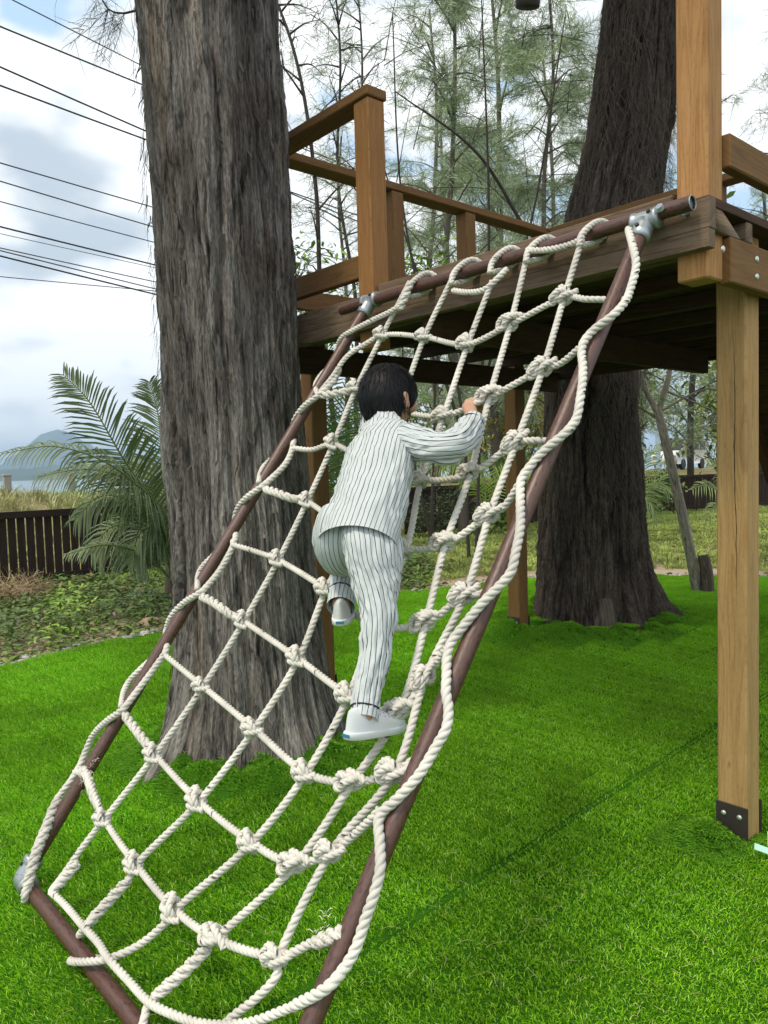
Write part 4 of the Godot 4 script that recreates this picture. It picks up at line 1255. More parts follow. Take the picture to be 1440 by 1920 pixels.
	overhead_crown(t, Vector3(2.38, 6.5, -6.62), Vector3(4.4, 11.0, -5.2), Vector3(4.2, 2.0, 4.6), 3600)
	# the thin leaning tree at the right with a cut stump at its foot
	t = thing("leaning_sapling", "thin grey tree leaning left, with a cut stub at its foot", "tree", Vector3(3.12, 0.13, -7.6))
	var grey: StandardMaterial3D = M.limb
	put("trunk", tube(smooth_path([Vector3(0, -0.1, 0), Vector3(-0.08, 0.35, 0), Vector3(-0.22, 1.0, 0.02), Vector3(-0.36, 1.6, 0.03), Vector3(-0.42, 1.85, 0.03)], 0.06), 0.056, 0.040, 12), grey, t)
	put("stump", tube(smooth_path([Vector3(0.05, -0.1, 0.05), Vector3(0.05, 0.2, 0.05), Vector3(0.02, 0.38, 0.04)], 0.03), 0.078, 0.055, 10), M.stub, t)
	var lv := []
	for p in [[Vector3(-0.42, 1.8, 0.03), Vector3(-0.55, 2.1, 0.0), Vector3(-0.62, 2.5, -0.1), Vector3(-0.9, 3.2, -0.2)], [Vector3(-0.4, 1.82, 0.03), Vector3(-0.30, 2.2, 0.05), Vector3(-0.24, 2.9, 0.05), Vector3(-0.2, 3.8, 0.0)], [Vector3(-0.4, 1.8, 0.03), Vector3(0.0, 2.0, 0.15), Vector3(0.25, 1.95, 0.2), Vector3(0.5, 2.1, 0.3)], [Vector3(-0.3, 2.0, 0.0), Vector3(0.1, 1.75, 0.2), Vector3(0.15, 1.55, 0.25)], [Vector3(-0.42, 1.75, 0.0), Vector3(-0.75, 1.95, 0.15), Vector3(-0.85, 2.2, 0.2)]]:
		twig_line(t, "limb", p, 0.030 if p.size() == 4 and p[3].y > 3.0 else 0.012, 0.008, grey)
		lv.append_array([p[-1], p[-2]])
	var xfs := []
	var cols := []
	for p in lv:
		for k in 26:
			xfs.append(Transform3D(aim(Vector3(rng.randf_range(-1, 1), rng.randf_range(-1, 0.4), rng.randf_range(-1, 1)), rng.randf() * 6).scaled(Vector3.ONE * rng.randf_range(0.06, 0.13)), p + Vector3(rng.randfn(0, 0.22), rng.randfn(0.1, 0.2), rng.randfn(0, 0.22))))
			cols.append(Color(0.17, 0.25, 0.06) * rng.randf_range(0.6, 1.5))
	many("leaves", leaf_mesh(), M.leaf, xfs, cols, t).set_meta("kind", "stuff")

func overhead_crown(t: Node3D, from: Vector3, mid: Vector3, size: Vector3, n: int) -> void:
	# the crown that these old trees spread high over the lawn
	var spray := needle_spray(0.55, 30, 0.006, Color(0.11, 0.15, 0.09), Color(0.22, 0.26, 0.16))
	var v := PackedVector3Array()
	var idx := PackedInt32Array()
	var uv := PackedVector2Array()
	var spots := []
	for i in 26:
		var d := Vector3(rng.randfn(0, 1), rng.randfn(0, 0.8), rng.randfn(0, 1)).normalized() * rng.randf_range(0.55, 1.0)
		var e := mid + d * size
		var path := smooth_path([from, from.lerp(e, 0.45) + Vector3(0, 0.9, 0), e], 0.3)
		tube_data(path, func(f): return lerpf(0.11, 0.012, pow(f, 0.5)), 6, v, idx, uv)
		for k in range(path.size() / 3, path.size()): spots.append(path[k])
	put("limbs", commit(v, idx), M.limb, t, Transform3D(Basis.IDENTITY, -t.position)).set_meta("kind", "stuff")
	var xfs := []
	for i in n:
		var p: Vector3 = spots[rng.randi() % spots.size()] + Vector3(rng.randfn(0, 0.35), rng.randfn(0, 0.25), rng.randfn(0, 0.35))
		xfs.append(Transform3D(aim(Vector3(rng.randf_range(-1, 1), rng.randf_range(-1.2, 0.4), rng.randf_range(-1, 1)), rng.randf() * 6).scaled(Vector3.ONE * rng.randf_range(0.7, 1.5)), p - t.position))
	many("crown", spray, M.needle, xfs, [], t).set_meta("kind", "stuff")

func leaf_mesh() -> ArrayMesh:
	# one unit long, folded a little along its midrib
	var v := PackedVector3Array([Vector3.ZERO, Vector3(0.20, 0.05, 0.35), Vector3(-0.20, 0.05, 0.35), Vector3(0, 0, 0.4), Vector3(0.14, 0.0, 0.72), Vector3(-0.14, 0.0, 0.72), Vector3(0, -0.05, 0.72), Vector3(0, -0.16, 1.0)])
	var idx := PackedInt32Array([0, 1, 3, 0, 3, 2, 1, 4, 3, 3, 4, 6, 2, 3, 5, 3, 6, 5, 4, 7, 6, 6, 7, 5])
	var col := PackedColorArray()
	col.resize(8); col.fill(Color.WHITE)
	return commit(v, idx, PackedVector2Array(), col)

# ---------- the platform ----------
func deck_xf() -> Transform3D: return Transform3D(Basis(DU, Vector3.UP, -DV), DECK_O)
func D(a: float, y: float, b: float) -> Vector3: return DECK_O + DU * a + DV * b + Vector3.UP * y

func beam(called: String, root: Node3D, m: Material, a0: float, a1: float, y0: float, y1: float, b0: float, b1: float, ch := 0.005) -> MeshInstance3D:
	# in the deck's own frame: a along the front, b to the back
	return put(called, box(Vector3(a1 - a0, y1 - y0, b1 - b0), ch), m, root, Transform3D(Basis.IDENTITY, Vector3((a0 + a1) * 0.5, (y0 + y1) * 0.5, -(b0 + b1) * 0.5)))

func dome(r: float, hgt: float) -> ArrayMesh:
	var v := PackedVector3Array()
	var idx := PackedInt32Array()
	for i in 6:
		var f := i / 5.0
		for j in 14:
			var a := TAU * j / 14
			v.append(Vector3(cos(a) * r * cos(f * PI * 0.5), sin(a) * r * cos(f * PI * 0.5), hgt * sin(f * PI * 0.5)))
	grid_idx(6, 14, true, idx)
	return commit(v, idx)

func bracket(root: Node3D, a0: float, a1: float, b0: float, b1: float, y: float) -> void:
	# a steel shoe: a plate on two sides, coach bolts through it
	var st := SurfaceTool.new()
	st.begin(Mesh.PRIMITIVE_TRIANGLES)
	var am := (a0 + a1) * 0.5
	for s in [[b0 - 0.004, 0], [b1 + 0.004, 1]]:
		box_into(st, Transform3D(Basis.IDENTITY, Vector3(am + 0.002, y + 0.085, -s[0])), Vector3(a1 - a0 + 0.010, 0.15, 0.006), 0.0015)
	box_into(st, Transform3D(Basis.IDENTITY, Vector3(am, y + 0.012, -(b0 + b1) * 0.5)), Vector3(a1 - a0 + 0.004, 0.008, b1 - b0 - 0.01), 0.001)
	var o := put("post_shoe", st.commit(), M.steel, root)
	for s in [0.24, 0.78]:
		put("bolt", dome(0.0105, 0.006), M.bolt, o, Transform3D(Basis.IDENTITY, Vector3(lerpf(a0, a1, s), y + 0.118, -b0 + 0.007)))

func platform() -> void:
	var t := thing("wooden_platform", "raised timber play platform on posts, with railings and a dark underside", "platform")
	t.transform = deck_xf()
	# posts under the deck
	var r := beam("post", t, M.post, -0.182, -0.070, -0.01, 2.262, 0.42, 0.532, 0.006)
	var cr := [Vector3(0.010, 0.62, 0), Vector3(0.016, 0.40, 0), Vector3(0.013, 0.12, 0), Vector3(0.020, -0.15, 0), Vector3(0.022, -0.36, 0)]
	var cv := PackedVector3Array()
	var ci := PackedInt32Array()
	for i in 33:
		var f := i / 32.0 * 3.999
		var p: Vector3 = cr[int(f)].lerp(cr[int(f) + 1], f - int(f))
		var w := 0.0016 * sin(PI * i / 32.0) * (0.8 + 0.7 * n1.get_noise_1d(i * 0.9)) + 0.0003
		p.x += 0.004 * n1.get_noise_1d(i * 0.35 + 5.0)
		p.y += 0.18
		cv.append(p + Vector3(-w, 0, 0.0575))
		cv.append(p + Vector3(w, 0, 0.0575))
		if i < 32: ci.append_array(PackedInt32Array([i * 2, i * 2 + 2, i * 2 + 1, i * 2 + 1, i * 2 + 2, i * 2 + 3]))
	put("crack", commit(cv, ci), mat(Color(0.03, 0.018, 0.01), 0.95), r)
	bracket(t, -0.182, -0.070, 0.42, 0.532, -0.02)
	beam("post", t, M.rail, -2.745, -2.63, 0.0, 2.262, 0.33, 0.445, 0.006)
	bracket(t, -2.745, -2.63, 0.33, 0.445, 0.01)
	beam("post", t, M.rail, -2.745, -2.63, 0.08, 2.262, 2.26, 2.375, 0.006)
	bracket(t, -2.745, -2.63, 2.26, 2.375, 0.10)
	beam("post", t, M.old, -0.167, -0.055, 0.02, 2.262, 2.45, 2.56, 0.006)
	# beams
	beam("fascia_board", t, M.old, -2.66, 0.0, 2.191, 2.292, 0.0, 0.045, 0.0018)
	beam("fascia_board", t, M.old, -2.66, -0.002, 2.130, 2.1903, 0.0, 0.0435, 0.0018)
	var side := beam("side_beam", t, M.rail, -0.048, 0.0, 2.037, 2.188, 0.154, 2.75)
	for p in [[0.09, 2.135], [0.345, 2.142], [0.345, 2.082]]:
		put("bolt", dome(0.0115, 0.006), M.bolt, side, Transform3D(Basis(Vector3.UP, PI * 0.5), Vector3(0.0245, p[1] - 2.1125, -p[0] + 1.452)))
	beam("side_beam", t, M.old_dark, -2.628, -2.58, 2.030, 2.185, 0.046, 2.75)
	beam("side_beam", t, M.old_dark, -1.37, -1.32, 2.037, 2.186, 0.046, 2.70)
	beam("rear_beam", t, M.old_dark, -2.66, 0.0, 2.130, 2.292, 2.752, 2.797)
	for b in [0.28, 0.75, 1.2, 1.65, 2.1, 2.5]:
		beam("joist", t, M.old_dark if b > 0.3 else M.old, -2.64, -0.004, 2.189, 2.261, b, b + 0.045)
	for i in 18:
		var a := -2.64 + i * 0.1466
		beam("deck_plank", t, M.old_dark, a, a + 0.1455, 2.2625, 2.2905 + 0.001 * (i % 3), 0.047, 2.750, 0.0015)
	# the brace in the corner
	var st := SurfaceTool.new()
	st.begin(Mesh.PRIMITIVE_TRIANGLES)
	var tri := [Vector3(0, 2.262, -0.05), Vector3(0, 2.262, -0.10), Vector3(0, 2.192, -0.235), Vector3(0, 2.192, -0.05)]
	for sx in [-0.044, -0.006]:
		for k in [[0, 1, 2], [0, 2, 3]]:
			for q in (k if sx < -0.02 else [k[0], k[2], k[1]]):
				st.set_uv(Vector2(tri[q].y, tri[q].z))
				st.add_vertex(tri[q] + Vector3(sx, 0, 0))
	for k in 4:
		var p: Vector3 = tri[k]
		var q: Vector3 = tri[(k + 1) % 4]
		for w in [p + Vector3(-0.044, 0, 0), p + Vector3(-0.006, 0, 0), q + Vector3(-0.006, 0, 0), p + Vector3(-0.044, 0, 0), q + Vector3(-0.006, 0, 0), q + Vector3(-0.044, 0, 0)]:
			st.set_uv(Vector2(w.x + w.y, w.z))
			st.add_vertex(w)
	st.set_smooth_group(-1)
	st.generate_normals()
	put("corner_brace", st.commit(), M.old, t)
	# railing
	var up := beam("post", t, M.pale, -0.136, -0.028, 2.045, 4.4, 0.047, 0.153, 0.006)
	tag(up, "tall pale post at the front right corner of the deck", "")
	beam("post", t, M.post2, -1.815, -1.705, 2.045, 3.248, 0.047, 0.157, 0.006)
	beam("top_rail", t, M.rail, -2.69, -1.695, 3.250, 3.298, 0.035, 0.165)
	beam("top_rail", t, M.rail, -2.69, -2.56, 3.250, 3.298, 0.168, 2.61)
	beam("top_rail", t, M.rail, -2.69, -0.05, 3.250, 3.298, 2.612, 2.742)
	beam("lower_rail", t, M.rail, -2.62, -1.817, 2.41, 2.525, 0.075, 0.12)
	beam("lower_rail", t, M.rail, -2.645, -2.60, 2.41, 2.525, 0.122, 1.0)
	beam("lower_rail", t, M.rail, -0.048, -0.003, 2.415, 2.525, 0.155, 2.6)
	beam("toe_board", t, M.old, -1.70, -0.165, 2.296, 2.352, 0.075, 0.115)
	for b in [0.98, 1.68, 2.62]:
		beam("baluster", t, M.rail, -2.675, -2.57, 2.293, 3.248, b, b + 0.10)
	beam("baluster", t, M.rail, -1.3, -1.2, 2.293, 3.248, 2.62, 2.72)
	beam("baluster", t, M.rail, -0.16, -0.06, 2.293, 3.248, 2.62, 2.72)
	# ramp of boards behind
	var rp := thing("wooden_ramp", "dark boarded ramp sloping down behind the platform, at the right edge", "ramp")
	rp.transform = deck_xf()
	var d0 := Vector3(0, 2.20, -2.83)
	var d1 := Vector3(0, 0.12, -4.5)
	var dir := (d1 - d0).normalized()
	var nb := 15
	for i in nb:
		var f := (i + 0.5) / nb
		put("plank", box(Vector3(1.30, 0.032, d0.distance_to(d1) / nb - 0.004), 0.004), M.ramp, rp, Transform3D(Basis(Vector3.RIGHT, dir.cross(Vector3.RIGHT), -dir), d0.lerp(d1, f) + Vector3(-0.62, 0, 0)))
	for a in [-1.22, -0.62, -0.05]:
		put("bearer", box(Vector3(0.05, 0.09, d0.distance_to(d1)), 0.004), M.ramp, rp, Transform3D(Basis(Vector3.RIGHT, dir.cross(Vector3.RIGHT), -dir), d0.lerp(d1, 0.5) + Vector3(a, -0.05, 0.04)))

# ---------- climbing frame and net ----------
func P(q: Vector3) -> Vector3: return NET_O + NET_U * q.x + NET_W * q.y + NET_N * q.z
func net_pts(a: Array) -> Array:
	var o := []
	for q in a: o.append(P(q))
	return o

func straight(a: Vector3, b: Vector3, step := 0.1) -> PackedVector3Array:
	var n := maxi(1, int(a.distance_to(b) / step))
	var o := PackedVector3Array()
	for i in n + 1: o.append(a.lerp(b, float(i) / n))
	return o

func sleeve(called: String, root: Node3D, a: Vector3, b: Vector3, r: float) -> MeshInstance3D:
	# a cast fitting: rolled rims at both ends
	var v := PackedVector3Array()
	var idx := PackedInt32Array()
	var uv := PackedVector2Array()
	tube_data(straight(a, b, a.distance_to(b) / 12.0), func(f): return r + (0.003 if f < 0.13 or f > 0.87 else 0.0), 20, v, idx, uv)
	return put(called, commit(v, idx), M.galv, root)

func hexbolt(root: Node3D, at: Vector3, out: Vector3, r: float, m: Material) -> void:
	var c := CylinderMesh.new()
	c.top_radius = r * 0.92; c.bottom_radius = r; c.height = r * 1.1; c.radial_segments = 6; c.rings = 1
	var x := frame_of(out.normalized(), Vector3.UP).x
	put("set_screw", c, m, root, Transform3D(Basis(x, out.normalized(), x.cross(out.normalized())), at))

func climbing_frame() -> void:
	var t := thing("pipe_frame", "brown steel pipe frame leaning from the turf to the deck edge", "frame")
	var a0 := P(Vector3(0.0, 0.0, 0))
	var a1 := P(Vector3(0.112, 2.74, 0))
	var b0 := P(Vector3(1.545, 0.0, 0))
	var b1 := P(Vector3(1.517, 2.75, 0))
	var r := 0.0245
	put("side_pipe", tube(straight(a0, a1), r, r, 22), M.pipe, t)
	put("side_pipe", tube(straight(b0, b1), r, r, 22), M.pipe, t)
	var c0 := P(Vector3(-0.105, 2.731, 0))
	var c1 := P(Vector3(1.668, 2.776, 0))
	put("top_bar", tube(straight(c0, c1), r, r, 22, false), M.pipe, t)
	var du := (c1 - c0).normalized()
	for e in [[c0, -du], [c1, du]]:
		# open pipe ends: a bare rim and a bore
		var ring := CylinderMesh.new()
		ring.top_radius = r * 0.88; ring.bottom_radius = r * 0.88; ring.height = 0.004; ring.radial_segments = 20
		var fr := frame_of(e[1], Vector3.UP)
		var tr := TorusMesh.new()
		tr.inner_radius = r * 0.84; tr.outer_radius = r * 1.01; tr.rings = 22; tr.ring_segments = 8
		put("pipe_end", tr, M.galv, t, Transform3D(Basis(fr.x, e[1], fr.x.cross(e[1])), e[0]))
		put("pipe_bore", ring, M.zinc, t, Transform3D(Basis(fr.x, e[1], fr.x.cross(e[1])), e[0] - e[1] * 0.012))
	put("bottom_bar", tube(straight(a0 + NET_U * 0.03, b0 - NET_U * 0.03), r, r, 22), M.pipe, t)
	for e in [[a1, (a0 - a1).normalized()], [b1, (b0 - b1).normalized()]]:
		var o := sleeve("tee_clamp", t, e[0] - du * 0.045, e[0] + du * 0.045, 0.0325)
		put("socket", tube(straight(e[0] + e[1] * 0.01, e[0] + e[1] * 0.085, 0.02), 0.0315, 0.0335, 20), M.galv, o)
		hexbolt(o, e[0] + NET_N * 0.035 + du * 0.022, NET_N, 0.008, M.steel)
		hexbolt(o, e[0] + NET_N * 0.034 + e[1] * 0.055, NET_N, 0.008, M.steel)
	hexbolt(t.get_node("tee_clamp_001"), b1 + NET_N * 0.033 + du * 0.062, NET_N, 0.014, M.zinc)
	for e in [[a0, (a1 - a0).normalized(), NET_U], [b0, (b1 - b0).normalized(), -NET_U]]:
		var path := smooth_path([e[0] + e[1] * 0.075, e[0] + e[1] * 0.03, e[0] + (e[1] + e[2]) * 0.004, e[0] + e[2] * 0.03, e[0] + e[2] * 0.075], 0.006)
		var v := PackedVector3Array()
		var idx := PackedInt32Array()
		var uv := PackedVector2Array()
		tube_data(path, func(f): return 0.0325 + (0.003 if f < 0.1 or f > 0.9 else 0.0), 20, v, idx, uv)
		var o := put("elbow_clamp", commit(v, idx), M.galv, t)
		hexbolt(o, e[0] + NET_N * 0.034 + e[1] * 0.045, NET_N, 0.007, M.steel)
	# the stay that holds the top bar to the deck
	for s in [0.25, 1.63]:
		put("bar_bolt", tube(straight(P(Vector3(s, 2.757, -0.02)), P(Vector3(s, 2.757, 0.0)) + DV * 0.055, 0.03), 0.007, 0.007, 8), M.galv, t)

func climbing_net() -> void:
	var t := thing("climbing_net", "white knotted rope climbing net lashed inside the brown pipe frame", "net")
	for i in VERTICALS.size(): put("upright_rope", rope(net_pts(VERTICALS[i]), 0.0110, 0.058, 0.0055, i), M.rope, t)
	for i in CROSSES.size(): put("cross_rope", rope(net_pts(CROSSES[i]), 0.0110, 0.054, 0.0055, i * 1.3), M.rope, t)
	for i in SIDES.size(): put("edge_rope", rope(net_pts(SIDES[i]), 0.0128, 0.066, 0.0055, i), M.rope, t)
	for i in TOP_TIES.size(): put("tie_rope", rope(net_pts(TOP_TIES[i]), 0.0118, 0.055, 0.0055, i), M.rope, t)
	for i in TOP_LOOPS.size(): put("bar_loop", rope(net_pts(TOP_LOOPS[i]), 0.0120, 0.055, 0.0055, i), M.rope, t)
	for i in BIGHTS.size(): put("pipe_loop", rope(net_pts(BIGHTS[i]), 0.0120, 0.055, 0.0055, i), M.rope, t)
	for i in SPLICES.size(): put("splice", splice(net_pts(SPLICES[i]), 0.0125 if i != 8 else 0.014), M.rope, t)
	var km := [knot_mesh(0), knot_mesh(1), knot_mesh(2), knot_mesh(3)]
	var ks: Array = KNOTS[0]
	for i in ks.size():
		var row := i / 5
		var k := i % 5
		var along: Vector3 = (P(ks[row * 5 + mini(k + 1, 4)]) - P(ks[row * 5 + maxi(k - 1, 0)])).normalized()
		var y := NET_N.cross(along).normalized()
		var bs := Basis(along, y, along.cross(y))
		bs = bs * Basis(Vector3(0, 0, 1), rng.randf_range(-0.25, 0.25))
		put("knot", km[(i * 7 + row) % 4], M.rope, t, Transform3D(bs.scaled(Vector3.ONE * rng.randf_range(0.84, 0.97)), P(ks[i]) + NET_N * 0.004))
	# frayed ends at the last row's splice
	var v := PackedVector3Array()
	var idx := PackedInt32Array()
	var col := PackedColorArray()
	for c in [Vector3(1.50, 0.45, 0.02), Vector3(0.09, 0.39, 0.02), Vector3(0.03, 0.44, 0.0)]:
		for i in 26:
			var p := P(c + Vector3(rng.randfn(0, 0.018), rng.randfn(0, 0.018), 0.015))
			var d := Vector3(rng.randf_range(-1, 1), rng.randf_range(-0.6, 1), rng.randf_range(-1, 1)).normalized() * rng.randf_range(0.008, 0.022)
			fibre_strip(v, idx, col, [p, p + d * 0.5, p + d + Vector3(0, -0.008, 0)], 0.0010, Color(0.62, 0.57, 0.47), NET_N)
	put("frayed_yarn", commit(v, idx, PackedVector2Array(), col), M.rope, t).set_meta("kind", "stuff")

# ---------- the child ----------
func child() -> void:
	var t := thing("person", "child in white striped pyjamas and white shoes climbing the rope net, seen from behind", "child")
	var f := DV
	var r := DU
	var up := Vector3.UP
	var v := PackedVector3Array()
	var idx := PackedInt32Array()
	var body := [[CHEST + f * 0.015, PELVIS + f * 0.03, 0.068, 0.055], [CHEST - r * 0.03, CHEST + r * 0.03, 0.072, 0.072], [CHEST, NECK, 0.05, 0.038], [SHR + f * 0.01, SHL + f * 0.02 + r * 0.02, 0.026, 0.024], [PELVIS - r * 0.03 + f * 0.03, PELVIS + r * 0.03 + f * 0.03, 0.05, 0.05],
		[SHR, ELR, 0.031, 0.026], [ELR, WRR, 0.026, 0.0195], [SHL + f * 0.02 + r * 0.02, ELL, 0.028, 0.026], [ELL, WRL, 0.026, 0.0195],
		[HIR, KNR, 0.054, 0.038], [KNR, ANR, 0.036, 0.022], [HIL, KNL, 0.054, 0.038], [KNL, ANL, 0.036, 0.022],
		[ANR, ANR.lerp(HEELR, 0.6), 0.024, 0.021], [ANL, ANL.lerp(HEELL, 0.6), 0.022, 0.020], [NECK, HEAD - up * 0.05, 0.042, 0.045]]
	nets(body, 0.014, 0.03, v, idx)
	var h := HEAD
	f = DV.rotated(Vector3.UP, 0.06)
	r = f.cross(Vector3.UP)
	var head := [[h - f * 0.018 + up * 0.012, h + f * 0.02 + up * 0.012, 0.080, 0.076], [h + f * 0.03 - up * 0.035, h + f * 0.045 - up * 0.06, 0.056, 0.040], [h - up * 0.03, h - up * 0.11 - f * 0.006, 0.045, 0.042],
		[h + f * 0.092 - up * 0.015, h + f * 0.104 - up * 0.034, 0.008, 0.011]]
	for s in [-1.0, 1.0]:
		head.append([h + r * s * 0.082 - up * 0.012 - f * 0.004, h + r * s * 0.088 - up * 0.042 + f * 0.002, 0.016, 0.010])
		head.append([h + r * s * 0.097 - up * 0.004 - f * 0.016, h + r * s * 0.093 - up * 0.034 - f * 0.010, 0.007, 0.006])
		head.append([h + f * 0.072 + r * s * 0.035 - up * 0.035, h + f * 0.066 + r * s * 0.045 - up * 0.04, 0.024, 0.022])
	head.append([h + f * 0.083 - up * 0.058 - r * 0.014, h + f * 0.083 - up * 0.058 + r * 0.014, 0.011, 0.011])
	nets(head, 0.005, 0.016, v, idx)
	# hands: palm, four fingers over the rope, thumb under it
	for g in [[GRIP_R, WRR, 1.0, 9], [GRIP_L, WRL, -1.0, 4]]:
		var c: Vector3 = g[0]
		var row: Array = CROSSES[1]
		var along := (P(row[4 if g[2] > 0.0 else 3]) - P(row[3 if g[2] > 0.0 else 2])).normalized()
		along = (along - NET_N * along.dot(NET_N)).normalized()
		var w := NET_N.cross(along).normalized()
		if w.y < 0.0: w = -w
		var list := []
		var k0: Vector3 = c + NET_N * 0.026 - w * 0.004
		list.append([g[1], k0 - along * 0.012 - w * 0.016, 0.019, 0.0165])
		list.append([g[1], k0 + along * 0.014 - w * 0.016, 0.018, 0.0155])
		for i in 4:
			var o: Vector3 = c + along * (i - 1.5) * 0.0165
			var s: float = [0.92, 1.04, 1.0, 0.84][i]
			var kk: Vector3 = o + NET_N * 0.027 + w * 0.001
			var pp: Vector3 = o + (NET_N * 0.019 + w * 0.019) * s
			var dd: Vector3 = o + (-NET_N * 0.009 + w * 0.021) * s
			var tt: Vector3 = o + (-NET_N * 0.021 + w * 0.004) * s
			list.append([k0 + along * (i - 1.5) * 0.012 - w * 0.012, kk, 0.0095, 0.0085])
			list.append([kk, pp, 0.0085, 0.0075])
			list.append([pp, dd, 0.0075, 0.007])
			list.append([dd, tt, 0.007, 0.0058])
		var th0: Vector3 = g[1].lerp(k0, 0.4) - along * g[2] * 0.018
		list.append([th0, c - along * g[2] * 0.034 + NET_N * 0.012 - w * 0.012, 0.0105, 0.009])
		list.append([c - along * g[2] * 0.034 + NET_N * 0.012 - w * 0.012, c - along * g[2] * 0.024 - NET_N * 0.010 - w * 0.019, 0.009, 0.007])
		nets(list, 0.0034, 0.007, v, idx)
	put("body", commit(v, idx), M.skin, t)
	for s in [-1.0, 1.0]:
		var e := SphereMesh.new()
		e.radius = 0.010; e.height = 0.016; e.radial_segments = 14; e.rings = 8
		put("eye", e, M.black, t, Transform3D(Basis.IDENTITY, h + f * 0.083 + r * s * 0.032 - up * 0.008))
	put("mouth", tube(smooth_path([h + f * 0.088 - up * 0.057 - r * 0.017, h + f * 0.095 - up * 0.056, h + f * 0.088 - up * 0.057 + r * 0.017], 0.004), 0.003, 0.003, 6), mat(Color(0.35, 0.12, 0.10), 0.5), t)
	# hair: a bowl of short straight locks
	v = PackedVector3Array(); idx = PackedInt32Array()
	var rows := 64
	var segs := 260
	for i in rows:
		for j in segs:
			var a := TAU * j / segs          # 0 = right, pi/2 = back
			var fwd := -sin(a)
			var low := lerpf(-0.66, -1.22, smoothstep(0.02, 0.45, -fwd))
			low = lerpf(low, -0.05, smoothstep(0.15, 0.75, fwd))
			if absf(fwd - 0.06) < 0.26: low += 0.58 * (1.0 - absf(fwd - 0.06) / 0.26)
			var lock := ridged.get_noise_2d(cos(a) * 7.0 + 3.0, sin(a) * 7.0)
			var strand := n2.get_noise_3d(cos(a) * 26.0, float(i) / rows * 1.2, sin(a) * 26.0)
			low += 0.06 * lock + 0.08 * strand
			var fi := float(i) / (rows - 6)
			var s := lerpf(1.0, low, pow(minf(fi, 1.0), 0.92))
			var ang := asin(clampf(s, -1, 1))
			var rad := cos(ang) if s > 0.0 else maxf(cos(ang), sqrt(maxf(0.15, 1.0 - 0.50 * s * s)))
			var k := 1.0 + 0.016 * lock * minf(1.0, fi * 2.0) + 0.020 * strand * minf(1.0, 0.3 + fi)
			if i >= rows - 6: k *= 1.0 - 0.045 * (i - rows + 7)
			# fuller over the sides, drawn in at the nape
			var full := 1.0 + 0.05 * exp(-pow((s + 0.15) / 0.35, 2.0))
			var q := r * cos(a) * rad * 0.0940 * k * full + f * fwd * rad * 0.103 * k * full + up * (s * 0.100 * (k if i < rows - 6 else 1.0) + 0.004)
			v.append(h + q)
	# rows run downward, so columns are walked the other way round
	for i in rows - 1:
		for j in segs:
			var a := i * segs + j
			var b := i * segs + (j + 1) % segs
			idx.append_array(PackedInt32Array([a, a + segs, b, b, a + segs, b + segs]))
	put("hair", commit(v, idx), M.hair, t)
	v = PackedVector3Array(); idx = PackedInt32Array()
	var col := PackedColorArray()
	for i in 2200:
		var a := rng.randf() * TAU
		var el := rng.randf_range(-0.75, 1.45)
		var fwd := -sin(a)
		if fwd > 0.2 and el < 0.2: continue
		var o := r * cos(a) * cos(maxf(el, -0.45)) * 0.0975 + f * fwd * cos(maxf(el, -0.45)) * 0.105 + up * (sin(el) * 0.100 + 0.006)
		var down := (-up * cos(el) + (r * cos(a) + f * fwd) * maxf(sin(el), 0.0) + r * rng.randf_range(-0.25, 0.25)).normalized()
		var l := rng.randf_range(0.02, 0.042)
		var pts := [h + o, h + o + down * l * 0.5 + o.normalized() * 0.0035, h + o + down * l + o.normalized() * rng.randf_range(-0.003, 0.0015)]
		fibre_strip(v, idx, col, pts, 0.0013, Color.BLACK, o.normalized())
	put("loose_hair", commit(v, idx), M.hair, t).set_meta("kind", "stuff")
	f = DV
	r = DU
	# pyjamas
	var left := -r
	var shirt := put("pyjama_shirt", loft(SHIRT, left, 9, 120, 0.0140, 0.0062, 3), M.cloth, t)
	var down := Vector3.DOWN
	put("sleeve", loft(SLEEVE_R, down, 10, 70, 0.0145, 0.0075, 8), M.cloth, shirt)
	put("sleeve", loft(SLEEVE_L, down, 8, 60, 0.0145, 0.006, 9), M.cloth, shirt)
	put("collar", loft([[NECK + up * 0.010 + f * 0.004, 0.052, 0.054], [NECK + up * 0.002, 0.058, 0.060], [NECK - up * 0.012 - f * 0.004, 0.080, 0.076], [NECK - up * 0.026 - f * 0.006, 0.094, 0.086]], left, 5, 80, 0.0145, 0.002, 14), M.cloth, shirt)
	cuff_line(shirt, SLEEVE_R, -2, 0.0011, down)
	var trousers := put("pyjama_trousers", loft(TROUSER_R, left, 10, 90, 0.0135, 0.0062, 5), M.cloth, t)
	put("trouser_leg", loft(TROUSER_L, left, 10, 90, 0.0135, 0.0055, 6), M.cloth, trousers)
	put("trouser_leg", loft(SHIN_L, left, 10, 70, 0.0130, 0.0060, 7), M.cloth, trousers)
	cuff_line(trousers, TROUSER_R, -2, 0.0015, left)
	cuff_line(trousers, SHIN_L, -2, 0.0015, left)
	# shoes: slip-ons with a perforated upper and a thick foxing
	shoe(t, HEELR, TOER, M.shoe, r)
	shoe(t, HEELL, TOEL, M.shoe_grey, r)

func cuff_line(root: Node3D, rings: Array, at: int, w: float, side: Vector3) -> void:
	var i := rings.size() + at
	var t: Vector3 = (rings[i + 1][0] - rings[i - 1][0]).normalized()
	var x := (side - t * side.dot(t)).normalized()
	var y := t.cross(x)
	var pts := PackedVector3Array()
	for j in 41:
		var a := TAU * j / 40.0
		pts.append(rings[i][0] + x * sin(a) * (rings[i][1] + 0.0035) - y * cos(a) * (rings[i][2] + 0.0035))
	put("piping", tube(pts, w * 1.6, w * 1.6, 6), M.navy, root)

